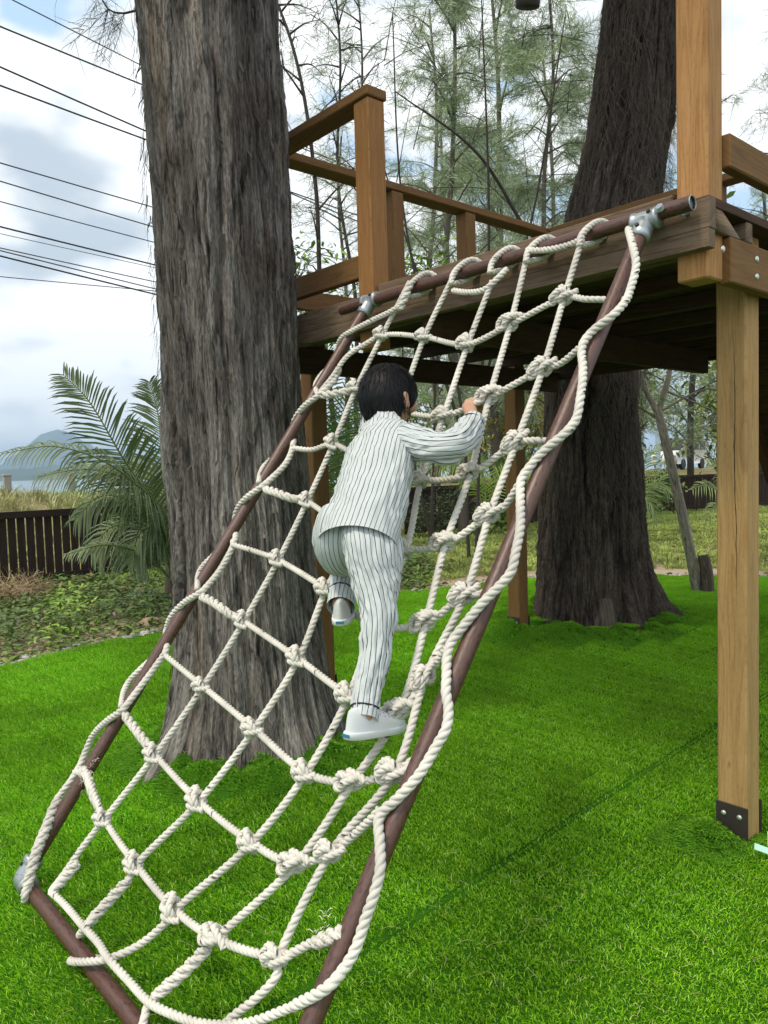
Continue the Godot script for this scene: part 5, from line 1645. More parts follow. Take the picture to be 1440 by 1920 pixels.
func shoe(t: Node3D, heel: Vector3, toe: Vector3, m: Material, _r: Vector3) -> void:
	var fw := (toe - heel).normalized()
	var len := heel.distance_to(toe) + 0.035
	var x := fw.cross(Vector3.UP).normalized()
	var y := x.cross(fw)
	var o := heel - fw * 0.02 - y * 0.016
	# plan outline, heel to toe: half width and centre shift
	var plan := func(f: float) -> float: return 0.0305 * sqrt(clampf(1.0 - pow(absf(f * 2.0 - 1.0), 3.4), 0.0, 1.0)) * (0.92 + 0.24 * smoothstep(0.3, 0.75, f))
	var v := PackedVector3Array()
	var idx := PackedInt32Array()
	var n := 40
	var segs := 36
	# upper
	for i in n:
		var f := 0.5 - 0.5 * cos(PI * i / (n - 1.0))
		var hw: float = plan.call(f)
		var top := lerpf(0.064, 0.031, smoothstep(0.28, 0.85, f)) * (1.0 - pow(absf(f - 0.5) * 2.0, 10.0) * (0.55 if f > 0.5 else 0.12))
		for j in segs:
			var a := PI * j / (segs - 1.0)
			var cs := cos(a)
			var sn := pow(maxf(sin(a), 0.0), 0.46)
			v.append(o + fw * f * len + x * cs * hw * (1.0 - 0.22 * sn * smoothstep(0.6, 0.1, f)) + y * (0.004 + sn * top))
	for i in n - 1:
		for j in segs - 1:
			var a := i * segs + j
			idx.append_array(PackedInt32Array([a, a + segs, a + 1, a + 1, a + segs, a + segs + 1]))
	var s := put("shoe", commit(v, idx), m, t)
	# foxing and sole
	v = PackedVector3Array(); idx = PackedInt32Array()
	var ring := 64
	for k in 5:
		var yy: float = [-0.010, -0.009, 0.006, 0.0085, 0.0085][k]
		var g: float = [0.0, 0.0022, 0.0030, 0.0022, -0.004][k]
		for j in ring:
			var a := TAU * j / ring
			var f := clampf(0.5 - 0.5 * cos(a), 0.001, 0.999)
			var sgn := 1.0 if sin(a) >= 0.0 else -1.0
			var hw: float = plan.call(f)
			v.append(o + fw * (f * len + g * (f * 2.0 - 1.0) * 1.2) + x * sgn * (hw + g * (0.0 if hw < 0.001 else 1.0)) + y * yy)
	grid_idx(5, ring, true, idx)
	for j in range(1, ring - 1): idx.append_array(PackedInt32Array([0, j, j + 1]))
	put("sole", commit(v, idx, PackedVector2Array(), PackedColorArray(), true), M.sole, s)
	put("heel_tab", box(Vector3(0.024, 0.0085, 0.002), 0.0006), M.teal, s, Transform3D(Basis(x, y, -fw), o - fw * 0.0038 + y * 0.0005))
	var holes := SurfaceTool.new()
	holes.begin(Mesh.PRIMITIVE_TRIANGLES)
	for i in 7:
		for j in 9:
			var f := 0.36 + i * 0.075
			var a := PI * (0.16 + 0.085 * j)
			if (i + j) % 2 == 1: a += 0.05
			var hw: float = plan.call(f)
			var top := lerpf(0.064, 0.031, smoothstep(0.28, 0.85, f)) * (1.0 - pow(absf(f - 0.5) * 2.0, 10.0) * (0.55 if f > 0.5 else 0.12))
			var sn := pow(maxf(sin(a), 0.0), 0.46)
			var p: Vector3 = o + fw * f * len + x * cos(a) * hw * (1.0 - 0.22 * sn * smoothstep(0.6, 0.1, f)) + y * (0.004 + sn * top)
			var d := dome(0.0017, 0.0009)
			var nn := (x * cos(a) * top + y * sin(a) * hw).normalized()
			var bx := frame_of(nn, fw)
			holes.append_from(d, 0, Transform3D(bx, p))
	put("vent_hole", holes.commit(), mat(Color(0.12, 0.13, 0.14), 0.8), s)

# ---------- fences, walls ----------
func fence_run(root: Node3D, pts: Array, y0: float, hgt: float, pitch: float, wide: float, m: Material, post_m: Material) -> void:
	for k in pts.size() - 1:
		var a: Vector3 = pts[k]
		var b: Vector3 = pts[k + 1]
		var d := (b - a).normalized()
		var l := a.distance_to(b)
		var out := Vector3(-d.z, 0, d.x)
		if out.dot(-a) < 0.0: out = -out
		var bs := Basis(d, Vector3.UP, d.cross(Vector3.UP))
		var n := int(round(l / pitch))
		for i in n:
			var p := a + d * (i + 0.5) * l / n
			var g := ground_y(p.x, p.z) + y0
			put("slat", slat_mesh(wide, hgt, i % 3), m, root, Transform3D(bs * Basis(Vector3(0, 0, 1), rng.randfn(0.0, 0.006)), Vector3(p.x, g + hgt * 0.5 + rng.randfn(0, 0.004), p.z)))
		var g0 := ground_y(a.x, a.z) + y0
		var g1 := ground_y(b.x, b.z) + y0
		var mid := a.lerp(b, 0.5)
		var pitchr := atan2(g1 - g0, l)
		for rl in [[hgt - 0.005, 0.085, 0.03], [0.075, 0.075, 0.025]]:
			put("rail", box(Vector3(l, rl[1], 0.045), 0.005), m, root, Transform3D(bs * Basis(Vector3(0, 0, 1), pitchr), Vector3(mid.x, (g0 + g1) * 0.5 + rl[0], mid.z) + out * (0.012 + 0.0225)))
		var np := int(l / 2.2) + 1
		for i in np:
			var p := a + d * (0.1 + i * 2.2) - out * 0.07
			put("fence_post", box(Vector3(0.09, hgt + 0.12, 0.09), 0.006), post_m, root, Transform3D(bs, Vector3(p.x, ground_y(p.x, p.z) + y0 + hgt * 0.5 - 0.08, p.z)))

var slats := {}
func slat_mesh(w: float, h: float, k: int) -> ArrayMesh:
	var key := "%.3f %.3f %d" % [w, h, k]
	if not slats.has(key): slats[key] = box(Vector3(w, h, 0.018), 0.002)
	return slats[key]

func fences() -> void:
	var f := thing("slat_fence", "dark brown upright slat fence behind the coconut palm at the left", "fence")
	fence_run(f, [Vector3(-6.9, 0, -6.9), Vector3(-3.8, 0, -9.8), Vector3(0.3, 0, -15.2)], 0.02, 0.86, 0.107, 0.088, M.fence, M.fence)
	f = thing("slat_fence", "long dark slat fence at the back, seen under the platform past the dark trunk", "fence")
	fence_run(f, [Vector3(0.42, 0, -15.3), Vector3(3.4, 0, -17.5), Vector3(6.8, 0, -20.0), Vector3(11.5, 0, -21.4)], -0.02, 0.90, 0.12, 0.106, M.fence, M.fence)
	var along := Vector3(0.67, 0, -0.745)
	var q := Vector3(-10.3, 0, -23.0)
	var w := put("sea_wall", box(Vector3(36, 1.2, 0.35), 0.02), M.concrete, self, Transform3D(Basis(along, Vector3.UP, along.cross(Vector3.UP)), q + along * 4.0 + Vector3(0, 0.33, 0)))
	tag(w, "low grey concrete sea wall in front of the water, beyond the left fence", "wall")
	var i := 0
	for s in [-0.95, 0.95, 2.9, 4.8, -2.9, 6.8]:
		var p := thing("concrete_post", ["grey concrete post on the sea wall, first from the left edge of the photo", "grey concrete post on the sea wall, beside the coconut palm's long frond", "grey concrete post on the sea wall, deep behind the palm fronds", "grey concrete post on the sea wall hidden behind the near trunk", "grey concrete post on the sea wall past the left edge", "farthest grey concrete post on the sea wall, behind the near trunk"][i], "post", q + along * s + Vector3(0.1, 0.3, 0.1), "concrete posts along the sea wall")
		put("shaft", box(Vector3(0.2, 1.24, 0.2), 0.015), M.concrete, p, Transform3D(Basis(Vector3.UP, 0.7), Vector3(0, 0.62, 0)))
		put("post_cap", box(Vector3(0.225, 0.06, 0.225), 0.012), M.concrete, p, Transform3D(Basis(Vector3.UP, 0.7), Vector3(0, 1.27, 0)))
		i += 1

# ---------- palms ----------
func frond_mesh(pts: Array, leaf: float, droop: float, count: int, tone: Color, face := Vector3.UP) -> ArrayMesh:
	var v := PackedVector3Array()
	var idx := PackedInt32Array()
	var col := PackedColorArray()
	var path := smooth_path(pts, 0.02)
	var n := path.size()
	var uv := PackedVector2Array()
	tube_data(path, func(f): return lerpf(0.020, 0.003, f), 7, v, idx, uv)
	for i in v.size(): col.append(Color(0.16, 0.20, 0.055))
	for i in count:
		var f := lerpf(0.22, 0.995, float(i) / (count - 1))
		var at := mini(int(f * (n - 1)), n - 2)
		var p := path[at]
		var t := (path[at + 1] - path[maxi(at - 1, 0)]).normalized()
		var side := t.cross(face)
		if side.length() < 0.2: side = Vector3.RIGHT
		side = side.normalized()
		# fronds that stand upright show their face: turn the blades into the plane that faces out
		var nrm := side.cross(t).normalized()
		var open := sin(PI * pow((f - 0.15) / 0.85, 0.75)) * 0.75 + 0.25
		for s in [-1.0, 1.0]:
			var l: float = leaf * open * rng.randf_range(0.85, 1.1)
			var d: Vector3 = (side * s * 1.0 + t * (lerpf(0.45, 1.1, f) + rng.randfn(0.0, 0.09)) + nrm * rng.randf_range(0.05, 0.4)).normalized()
			var hang := Vector3.DOWN * (droop + rng.randf_range(0.0, 0.22)) * l
			var w := 0.0115 * (0.6 + 0.4 * open)
			var c := tone * rng.randf_range(0.7, 1.3)
			if rng.randf() < 0.06: c = c.lerp(Color(0.22, 0.20, 0.06), 0.6)
			c.a = 1.0
			var b := v.size()
			var a2 := [p, p + d * l * 0.35 + hang * 0.06, p + d * l * 0.7 + hang * 0.32, p + d * l * 0.92 + hang * 0.72]
			for k in 4:
				var ww: float = [0.55, 1.0, 0.75, 0.08][k] * w
				var acr := d.cross(nrm).normalized() * ww
				v.append_array(PackedVector3Array([a2[k] - acr, a2[k] + nrm * ww * -0.5, a2[k] + acr]))
				for e in 3: col.append(c)
			for k in 3:
				for e in 2:
					var g := b + k * 3 + e
					idx.append_array(PackedInt32Array([g, g + 3, g + 1, g + 1, g + 3, g + 4]))
	return commit(v, idx, PackedVector2Array(), col)

func palm(label: String, data: Array, tone: Color, trunk_r: float, at: Vector3) -> void:
	var t := thing("coconut_palm", label, "palm", at)
	for d in data:
		var pts := []
		for p in d[0]: pts.append(p - at)
		put("frond", frond_mesh(pts, d[1], d[2], d[3], tone, Vector3(0.15, 0.35, 1.0) if d[2] < 0.35 else Vector3(rng.randf_range(-0.5, 0.5), 1.0, 0.9)), M.leaf, t)
	var b: Vector3 = data[0][0][0] - at
	put("trunk", tube(smooth_path([Vector3(b.x * 0.5, -0.1, b.z * 0.5), b * 0.5, b + Vector3(0, 0.1, 0)], 0.05), trunk_r, trunk_r * 0.7, 12), mat(Color(0.10, 0.08, 0.055), 0.95), t)

func palms() -> void:
	palm("young coconut palm with long arching fronds in front of the left fence", PALM_A, Color(0.145, 0.195, 0.10), 0.09, Vector3(-2.3, 0.14, -8.2))
	palm("green coconut palm seen through the net behind the child's head", PALM_B, Color(0.10, 0.17, 0.055), 0.08, Vector3(-0.75, 0.16, -9.5))
	palm("small bright green palm below the child's raised arm by the back fence", PALM_C, Color(0.20, 0.30, 0.05), 0.04, Vector3(1.65, 0.15, -13.0))
	palm("small pale palm at the foot of the back fence beside the right post", PALM_D, Color(0.20, 0.26, 0.10), 0.04, Vector3(6.5, 0.15, -14.0))
	palm("small feathery palm between the dark trunk and the leaning sapling", PALM_E, Color(0.16, 0.22, 0.08), 0.04, Vector3(4.2, 0.15, -13.0))

# ---------- trees in the distance ----------
func casuarina(label: String, at: Vector3, hgt: float, lean: float, r: float, low: float, sprays: int, spread: float, mesh: Mesh, bark: Material, tone: float) -> void:
	var t := thing("casuarina_tree", label, "tree", at, "casuarina trees behind the platform")
	var pts := [Vector3(0, -0.2, 0)]
	for i in range(1, 6):
		var f := i / 5.0
		pts.append(Vector3(lean * f * f * hgt * 0.12 + rng.randfn(0, 0.10), hgt * f, rng.randfn(0, 0.12)))
	var path := smooth_path(pts, 0.25)
	put("trunk", tube(path, r, r * 0.25, 8), bark, t)
	var v := PackedVector3Array()
	var idx := PackedInt32Array()
	var uv := PackedVector2Array()
	var spots := []
	var nl := int(hgt * 2.4)
	for i in nl:
		var f := lerpf(low, 0.98, (i + rng.randf()) / nl)
		var p := path[mini(int(f * (path.size() - 1)), path.size() - 1)]
		var az := rng.randf() * TAU
		var l := spread * (1.15 - 0.75 * f) * rng.randf_range(0.6, 1.2)
		var d := Vector3(cos(az), rng.randf_range(0.15, 0.9), sin(az)).normalized()
		var e := p + d * l
		var lp := smooth_path([p, p + d * l * 0.5 + Vector3(0, 0.06 * l, 0), e + Vector3(0, -0.08 * l, 0)], 0.2)
		tube_data(lp, func(q): return lerpf(r * 0.22 + 0.006, 0.004, q), 5, v, idx, uv)
		for q in lp.size():
			if q > 0: spots.append([lp[q], d])
		for w in 3:
			var s := lp[rng.randi_range(lp.size() / 3, lp.size() - 1)]
			var dd := (d + Vector3(rng.randf_range(-1, 1), rng.randf_range(-0.6, 0.6), rng.randf_range(-1, 1))).normalized()
			var ll := l * rng.randf_range(0.25, 0.5)
			var sp := smooth_path([s, s + dd * ll * 0.5 + Vector3(0, 0.03, 0), s + dd * ll + Vector3(0, -0.18 * ll, 0)], 0.2)
			tube_data(sp, func(q): return lerpf(0.006, 0.003, q), 4, v, idx, uv, false)
			for q in sp: spots.append([q, dd])
	put("limbs", commit(v, idx), bark, t).set_meta("kind", "stuff")
	var xfs := []
	var cols := []
	for i in sprays:
		var s: Array = spots[rng.randi() % spots.size()]
		var d: Vector3 = (s[1] * 0.6 + Vector3(rng.randf_range(-1, 1), rng.randf_range(-1.2, 0.3), rng.randf_range(-1, 1))).normalized()
		xfs.append(Transform3D(aim(d, rng.randf() * TAU).scaled(Vector3.ONE * rng.randf_range(0.7, 1.5)), s[0] + Vector3(rng.randfn(0, 0.10), rng.randfn(-0.05, 0.10), rng.randfn(0, 0.10))))
		var g := tone * rng.randf_range(0.7, 1.3)
		cols.append(Color(g, g, g))
	many("crown", mesh, M.needle, xfs, cols, t).set_meta("kind", "stuff")

func broadleaf(called: String, label: String, category: String, at: Vector3, hgt: float, blobs: Array, leaves: int, size: float, c: Color, c2: Color, bark: Material, r: float, group := "") -> void:
	var t := thing(called, label, category, at, group)
	var lm := leaf_mesh()
	var xfs := []
	var cols := []
	var total := 0.0
	for b in blobs: total += b[1] * b[1]
	for b in blobs:
		var c0: Vector3 = b[0]
		var root := Vector3(rng.randfn(0, r), 0, rng.randfn(0, r))
		put("stem" if hgt < 1.6 else "limb", tube(smooth_path([root + Vector3(0, -0.1, 0), root.lerp(c0, 0.5) + Vector3(rng.randfn(0, 0.1), 0.1, rng.randfn(0, 0.1)), c0 + Vector3(0, b[1] * 0.4, 0)], 0.15), r, r * 0.25, 6), bark, t)
		var twv := PackedVector3Array()
		var twi := PackedInt32Array()
		var twu := PackedVector2Array()
		var clumps := []
		for k in 16:
			var d := Vector3(rng.randfn(0, 1), rng.randfn(0.1, 0.8), rng.randfn(0, 1)).normalized()
			var e: Vector3 = c0 + d * b[1] * rng.randf_range(0.55, 1.05)
			tube_data(smooth_path([c0 - Vector3(0, b[1] * 0.3, 0), c0.lerp(e, 0.5) + Vector3(0, 0.08 * b[1], 0), e], 0.15), func(q): return lerpf(r * 0.2, r * 0.06 + 0.002, q), 4, twv, twi, twu, false)
			clumps.append([e, rng.randf_range(0.7, 1.3)])
		put("twigs", commit(twv, twi), bark, t).set_meta("kind", "stuff")
		var n := int(leaves * b[1] * b[1] / total)
		for i in n:
			var k: Array = clumps[rng.randi() % clumps.size()]
			var p: Vector3 = k[0] + Vector3(rng.randfn(0, 1), rng.randfn(0, 0.8), rng.randfn(0, 1)) * b[1] * 0.24 * k[1]
			xfs.append(Transform3D(aim(Vector3(rng.randf_range(-1, 1), rng.randf_range(-0.9, 0.5), rng.randf_range(-1, 1)), rng.randf_range(-0.8, 0.8)).scaled(Vector3.ONE * size * rng.randf_range(0.6, 1.25)), p))
			var q := c.lerp(c2, rng.randf()) * rng.randf_range(0.75, 1.25)
			q.a = 1.0
			cols.append(q)
	many("crown" if hgt >= 1.6 else "leaves", lm, M.leaf, xfs, cols, t).set_meta("kind", "stuff")

func far_trees() -> void:
	var bark := mat(Color(0.10, 0.085, 0.070), 0.95)
	var dark := mat(Color(0.045, 0.036, 0.032), 0.95)
	var far := needle_spray(0.42, 34, 0.0035, Color(0.14, 0.19, 0.115), Color(0.28, 0.32, 0.20))
	var fine := needle_spray(0.36, 20, 0.0024, Color(0.13, 0.17, 0.105), Color(0.25, 0.28, 0.19))
	# [label, x, z, height, lean, radius, first limb, sprays, spread, fine?]
	for c in [
		["thin leaning casuarina stem between the near trunk and the left deck post", -0.62, -12.0, 9.5, -0.9, 0.055, 0.42, 300, 1.3, true],
		["slender dark casuarina stem rising above the left deck post", -0.30, -13.5, 10.5, -0.4, 0.05, 0.5, 300, 1.2, true],
		["slender casuarina stem just right of the left deck post", 0.0, -14.5, 11.0, -0.3, 0.05, 0.5, 340, 1.2, true],
		["grey casuarina trunk above the left end of the railing", 1.45, -14.5, 11.5, 0.1, 0.085, 0.22, 1300, 1.7, false],
		["green mossy casuarina trunk in the middle of the gap above the railing", 2.75, -18.0, 12.5, 0.0, 0.12, 0.15, 2200, 2.1, false],
		["casuarina with soft green sprays left of the dark trunk", 3.5, -16.5, 12.0, 0.15, 0.085, 0.18, 1900, 1.9, false],
		["tall faint casuarina far behind the middle of the railing", 1.6, -23.0, 14.0, 0.1, 0.12, 0.15, 1500, 2.3, false],
		["casuarina far behind, close left of the dark trunk's foot", 5.6, -25.0, 14.0, 0.0, 0.13, 0.1, 1900, 2.5, false],
		["casuarina standing right behind the dark trunk", 6.2, -19.5, 12.0, 0.2, 0.10, 0.15, 1300, 2.0, false],
		["casuarina behind the tall front right post", 8.6, -21.5, 12.0, 0.2, 0.10, 0.12, 1200, 2.0, true],
		["sparse casuarina at the right edge above the rail", 9.6, -18.5, 11.5, 0.3, 0.08, 0.2, 900, 2.0, true],
		["distant casuarina seen under the deck at the far right", 14.8, -30.0, 13.0, 0.0, 0.16, 0.1, 1500, 2.6, false],
		["distant casuarina seen under the deck behind the leaning sapling", 9.0, -31.0, 14.0, 0.0, 0.15, 0.2, 1900, 2.7, false],
		["far casuarina behind the child's raised arm", 2.6, -28.0, 14.0, -0.1, 0.14, 0.06, 1900, 2.6, false],
		["far casuarina behind the left deck post", -1.2, -27.0, 12.0, 0.0, 0.11, 0.08, 700, 2.2, true]]:
		casuarina(c[0], Vector3(c[1], ground_y(c[1], c[2]), c[2]), c[3], c[4], c[5], c[6], int(c[7] * 0.45), c[8], fine if c[9] else far, dark if c[9] else bark, 1.65)
	# bare crossing stems in front of the gap
	var t := thing("bare_sapling", "bare thin leafless tree of crossing dark stems behind the railing", "tree", Vector3(1.2, 0.15, -11.0))
	for p in [[Vector3(0, 0, 0), Vector3(-0.1, 2.4, 0), Vector3(-0.7, 4.2, 0.1), Vector3(-1.4, 6.6, 0.2)], [Vector3(0.1, 0, 0), Vector3(0.3, 2.5, 0), Vector3(1.0, 4.8, 0), Vector3(1.5, 7.5, 0)], [Vector3(0, 1.6, 0), Vector3(-0.6, 3.6, 0.2), Vector3(-0.85, 5.2, 0.2), Vector3(-0.9, 7.4, 0.3)], [Vector3(0.2, 2.2, 0), Vector3(0.35, 4.4, 0.2), Vector3(0.3, 7.8, 0.3)], [Vector3(0.9, 4.6, 0), Vector3(0.2, 5.6, 0.2), Vector3(-0.9, 6.4, 0.3)], [Vector3(-0.4, 3.6, 0.1), Vector3(0.6, 3.3, 0.2), Vector3(1.6, 4.2, 0.2)], [Vector3(0.1, 1.8, 0), Vector3(0.9, 2.9, 0.1), Vector3(2.1, 4.4, 0.1)]]:
		twig_line(t, "stem", p, 0.028, 0.008, dark, 5)
	for i in 60:
		var p := Vector3(rng.randf_range(-1.4, 1.9), rng.randf_range(3.2, 7.0), rng.randf_range(-0.2, 0.4))
		var d := Vector3(rng.randf_range(-1, 1), rng.randf_range(-0.2, 1), rng.randf_range(-0.3, 0.3)).normalized() * rng.randf_range(0.5, 1.2)
		twig_line(t, "twig", [p, p + d * 0.5 + Vector3(0, 0.05, 0), p + d], 0.008, 0.003, dark, 4)
	# broad-leaved trees and shrubs
	broadleaf("young_tree", "young tree with bright green leaves between the near trunk and the left deck post", "tree", Vector3(-1.15, 0.15, -12.0), 5.0, [[Vector3(-0.1, 4.4, 0), 0.65], [Vector3(0.35, 3.6, 0.1), 0.6], [Vector3(-0.25, 3.5, 0), 0.5], [Vector3(0.1, 2.9, 0), 0.5]], 620, 0.14, Color(0.10, 0.20, 0.03), Color(0.22, 0.36, 0.06), dark, 0.03)
	broadleaf("young_tree", "young tree with bright leaves showing above the deck edge under the railing", "tree", Vector3(0.75, 0.15, -12.6), 5.0, [[Vector3(0.05, 4.6, 0), 0.5], [Vector3(-0.35, 4.3, 0.1), 0.4], [Vector3(0.25, 4.1, 0), 0.4]], 330, 0.14, Color(0.14, 0.26, 0.03), Color(0.28, 0.42, 0.06), dark, 0.025)
	broadleaf("yellow_leaved_tree", "tree with orange and yellow leaves seen under the deck beside the dark trunk", "tree", Vector3(3.0, 0.15, -18.4), 4.0, [[Vector3(0.0, 2.6, 0), 0.9], [Vector3(0.6, 2.1, 0.1), 0.7], [Vector3(-0.6, 2.2, 0), 0.6], [Vector3(0.7, 3.2, 0), 0.6]], 1100, 0.15, Color(0.42, 0.26, 0.03), Color(0.30, 0.32, 0.05), dark, 0.03)
	broadleaf("shrub", "dark leafy shrub climbing the back fence below the child's arm", "shrub", Vector3(1.05, 0.13, -14.6), 1.2, [[Vector3(0, 0.45, 0), 0.45], [Vector3(0.25, 0.8, -0.1), 0.3], [Vector3(-0.3, 0.3, 0.1), 0.35]], 1300, 0.07, Color(0.035, 0.060, 0.018), Color(0.09, 0.13, 0.04), dark, 0.012)
	broadleaf("shrub", "low broad-leaved plant at the fence foot between the net and the dark trunk", "shrub", Vector3(1.95, 0.15, -14.8), 0.9, [[Vector3(0, 0.3, 0), 0.35], [Vector3(0.4, 0.25, 0.1), 0.3], [Vector3(0.5, 1.25, 0), 0.3]], 220, 0.20, Color(0.09, 0.17, 0.03), Color(0.20, 0.30, 0.06), dark, 0.012)
	broadleaf("shrub", "green bush in front of the back fence beside the leaning sapling", "shrub", Vector3(4.7, 0.15, -14.0), 1.2, [[Vector3(0, 0.6, 0), 0.4], [Vector3(0.5, 0.95, 0), 0.35], [Vector3(-0.4, 0.4, 0), 0.35]], 500, 0.13, Color(0.06, 0.13, 0.03), Color(0.17, 0.27, 0.06), dark, 0.012)
	var i := 0
	for b in [[7.5, -27.0, 5.2, 2.0], [14.0, -29.0, 5.5, 2.2], [9.0, -35.0, 6.5, 2.6], [15.0, -31.0, 5.0, 2.2], [4.6, -31.0, 5.0, 2.1], [19.5, -39.0, 7.0, 3.0], [13.0, -43.0, 7.0, 3.0], [1.0, -33.0, 5.0, 2.2], [22.0, -44.0, 7.0, 3.2], [8.0, -46.0, 7.5, 3.2], [3.0, -44.0, 7.0, 3.0], [26.0, -60.0, 9.0, 4.0], [16.0, -62.0, 9.0, 4.0], [6.0, -64.0, 9.0, 4.0], [-0.5, -60.0, 7.0, 3.6]]:
		var rr: float = b[3]
		var hy: float = b[2]
		broadleaf("broadleaf_tree", ["olive green tree behind the back fence, near the sapling's fork", "olive green tree behind the back fence near the right post", "tall hazy tree behind the white van", "green tree behind the right post under the deck", "green tree beyond the fence left of the dark trunk", "large hazy tree far right behind the van", "large hazy tree far behind the sapling", "pale tree far beyond the child's raised arm", "hazy tree at the far right edge of the wood", "hazy tree deep in the wood behind the dark trunk", "hazy tree deep in the wood left of the dark trunk", "farthest tree at the right end of the wood", "farthest tree behind the van", "farthest tree behind the dark trunk", "farthest tree at the left end of the wood"][i], "tree", Vector3(b[0], ground_y(b[0], b[1]), b[1]), hy,
			[[Vector3(0, hy * 0.75, 0), rr * 0.8], [Vector3(rr * 0.6, hy * 0.55, 0.3), rr * 0.6], [Vector3(-rr * 0.6, hy * 0.5, -0.3), rr * 0.65], [Vector3(rr * 0.1, hy * 0.35, 0.8), rr * 0.5]], 1500, 0.2 + rr * 0.05, Color(0.11, 0.155, 0.045), Color(0.28, 0.32, 0.10), bark, 0.06 + rr * 0.02, "trees beyond the back fence")
		i += 1

# ---------- low plants ----------
func grass_tuft(n: int, h: float, w: float, c0: Color, c1: Color, spread: float) -> ArrayMesh:
	var v := PackedVector3Array()
	var idx := PackedInt32Array()
	var col := PackedColorArray()
	for i in n:
		var a := rng.randf() * TAU
		var d := Vector3(cos(a), 0, sin(a))
		var p := d * rng.randf() * spread
		var l := h * rng.randf_range(0.5, 1.1)
		fibre_strip(v, idx, col, [p, p + Vector3(0, l * 0.6, 0) + d * l * 0.2, p + Vector3(0, l * 0.85, 0) + d * l * rng.randf_range(0.3, 0.8)], w, c0.lerp(c1, rng.randf()), d)
	return commit(v, idx, PackedVector2Array(), col)

func ground_plants() -> void:
	var xfs := []
	var cols := []
	# vines and weeds on the left, between the turf and the fence
	for i in 52000:
		var x := rng.randf_range(-6.5, 0.6)
		var z := rng.randf_range(-11.5, -4.6)
		var e := lawn_edge(x) - z
		if e < 0.10 + 0.10 * n1.get_noise_2d(x * 2.0, z * 2.0) or coast(x, z) > 0.1: continue
		var dens := n1.get_noise_2d(x * 1.1 + 40.0, z * 1.1)
		if dens < -0.3 and rng.randf() < 0.4: continue
		var hgt := rng.randf() * (0.10 + 0.12 * maxf(dens, 0.0)) * ss(0.2, 0.9, e)
		xfs.append(Transform3D(aim(Vector3(rng.randf_range(-1, 1), rng.randf_range(-0.2, 0.35), rng.randf_range(-1, 1)), rng.randf_range(-0.5, 0.5)).scaled(Vector3.ONE * rng.randf_range(0.04, 0.10)), Vector3(x, ground_y(x, z) - 0.02 + hgt, z)))
		var bright := smoothstep(0.0, 0.35, n1.get_noise_2d(x * 0.8 + 7.0, z * 0.8))
		var c := Color(0.10, 0.16, 0.04).lerp(Color(0.30, 0.48, 0.06), bright * rng.randf())
		if rng.randf() < 0.07: c = Color(0.22, 0.17, 0.09)
		cols.append(c * rng.randf_range(0.7, 1.3))
	var o := many("ground_cover", leaf_mesh(), M.leaf, xfs, cols)
	tag(o, "tangled green vines and weeds between the turf and the left fence", "ground cover", "", "stuff")
	# rough lawn on the right
	var tuft := grass_tuft(16, 0.07, 0.0035, Color(0.20, 0.28, 0.05), Color(0.42, 0.48, 0.15), 0.05)
	xfs = []; cols = []
	for i in 30000:
		var x := rng.randf_range(-1.2, 11.0)
		var z := rng.randf_range(-21.0, -7.6)
		var e := lawn_edge(x) - z
		if e < 0.75 + 0.5 * n1.get_noise_2d(x * 1.4, z * 1.4) or coast(x, z) > 0.3: continue
		var g := 1.0 + 0.6 * n1.get_noise_2d(x * 0.7, z * 0.7)
		if n1.get_noise_2d(x * 1.1 + 70.0, z * 1.1) > 0.28 and rng.randf() < 0.6: continue
		xfs.append(Transform3D(Basis(Vector3.UP, rng.randf() * TAU).scaled(Vector3.ONE * rng.randf_range(0.6, 1.3)), Vector3(x, ground_y(x, z) - 0.04, z)))
		cols.append(Color(g, g, g))
	o = many("rough_grass", tuft, M.needle, xfs, cols)
	tag(o, "short yellow-green rough grass beyond the turf on the right", "grass", "", "stuff")
	xfs = []; cols = []
	for i in 3200:
		var x := rng.randf_range(-1.0, 8.0)
		var z := rng.randf_range(-15.0, -7.4)
		if lawn_edge(x) - z < 0.1: continue
		xfs.append(Transform3D(aim(Vector3(rng.randf_range(-1, 1), rng.randf_range(-0.2, 0.2), rng.randf_range(-1, 1)), rng.randf() * 6).scaled(Vector3.ONE * rng.randf_range(0.03, 0.09)), Vector3(x, ground_y(x, z) + rng.randf_range(-0.025, 0.02), z)))
		cols.append(Color(0.26, 0.20, 0.12).lerp(Color(0.14, 0.09, 0.05), rng.randf()) * rng.randf_range(0.7, 1.5))
	o = many("leaf_litter", leaf_mesh(), M.leaf, xfs, cols)
	tag(o, "dry fallen leaves scattered over the rough grass", "leaf litter", "", "stuff")
	# beach grass on the bank behind the left fence
	var dry := grass_tuft(22, 0.22, 0.005, Color(0.25, 0.28, 0.10), Color(0.52, 0.48, 0.27), 0.12)
	xfs = []; cols = []
	for i in 9000:
		var s := rng.randf_range(0.5, 13.0)
		var l := rng.randf_range(-8.0, 14.0)
		var p := Vector3(-4.5, 0, -9.1) + Vector3(-0.745, 0, -0.67) * s + Vector3(0.67, 0, -0.745) * l
		var g := 1.0 + 0.5 * n1.get_noise_2d(p.x * 0.6, p.z * 0.6)
		var grn := smoothstep(-0.1, 0.4, n1.get_noise_2d(p.x * 0.4 + 5.0, p.z * 0.4))
		xfs.append(Transform3D(Basis(Vector3.UP, rng.randf() * TAU).scaled(Vector3.ONE * rng.randf_range(0.6, 1.4)), Vector3(p.x, ground_y(p.x, p.z) - 0.05, p.z)))
		cols.append(Color(1.0, 1.0, 1.0).lerp(Color(0.55, 0.85, 0.35), grn) * g)
	o = many("beach_grass", dry, M.needle, xfs, cols)
	tag(o, "dry yellow and green grass on the bank behind the left fence", "grass", "", "stuff")

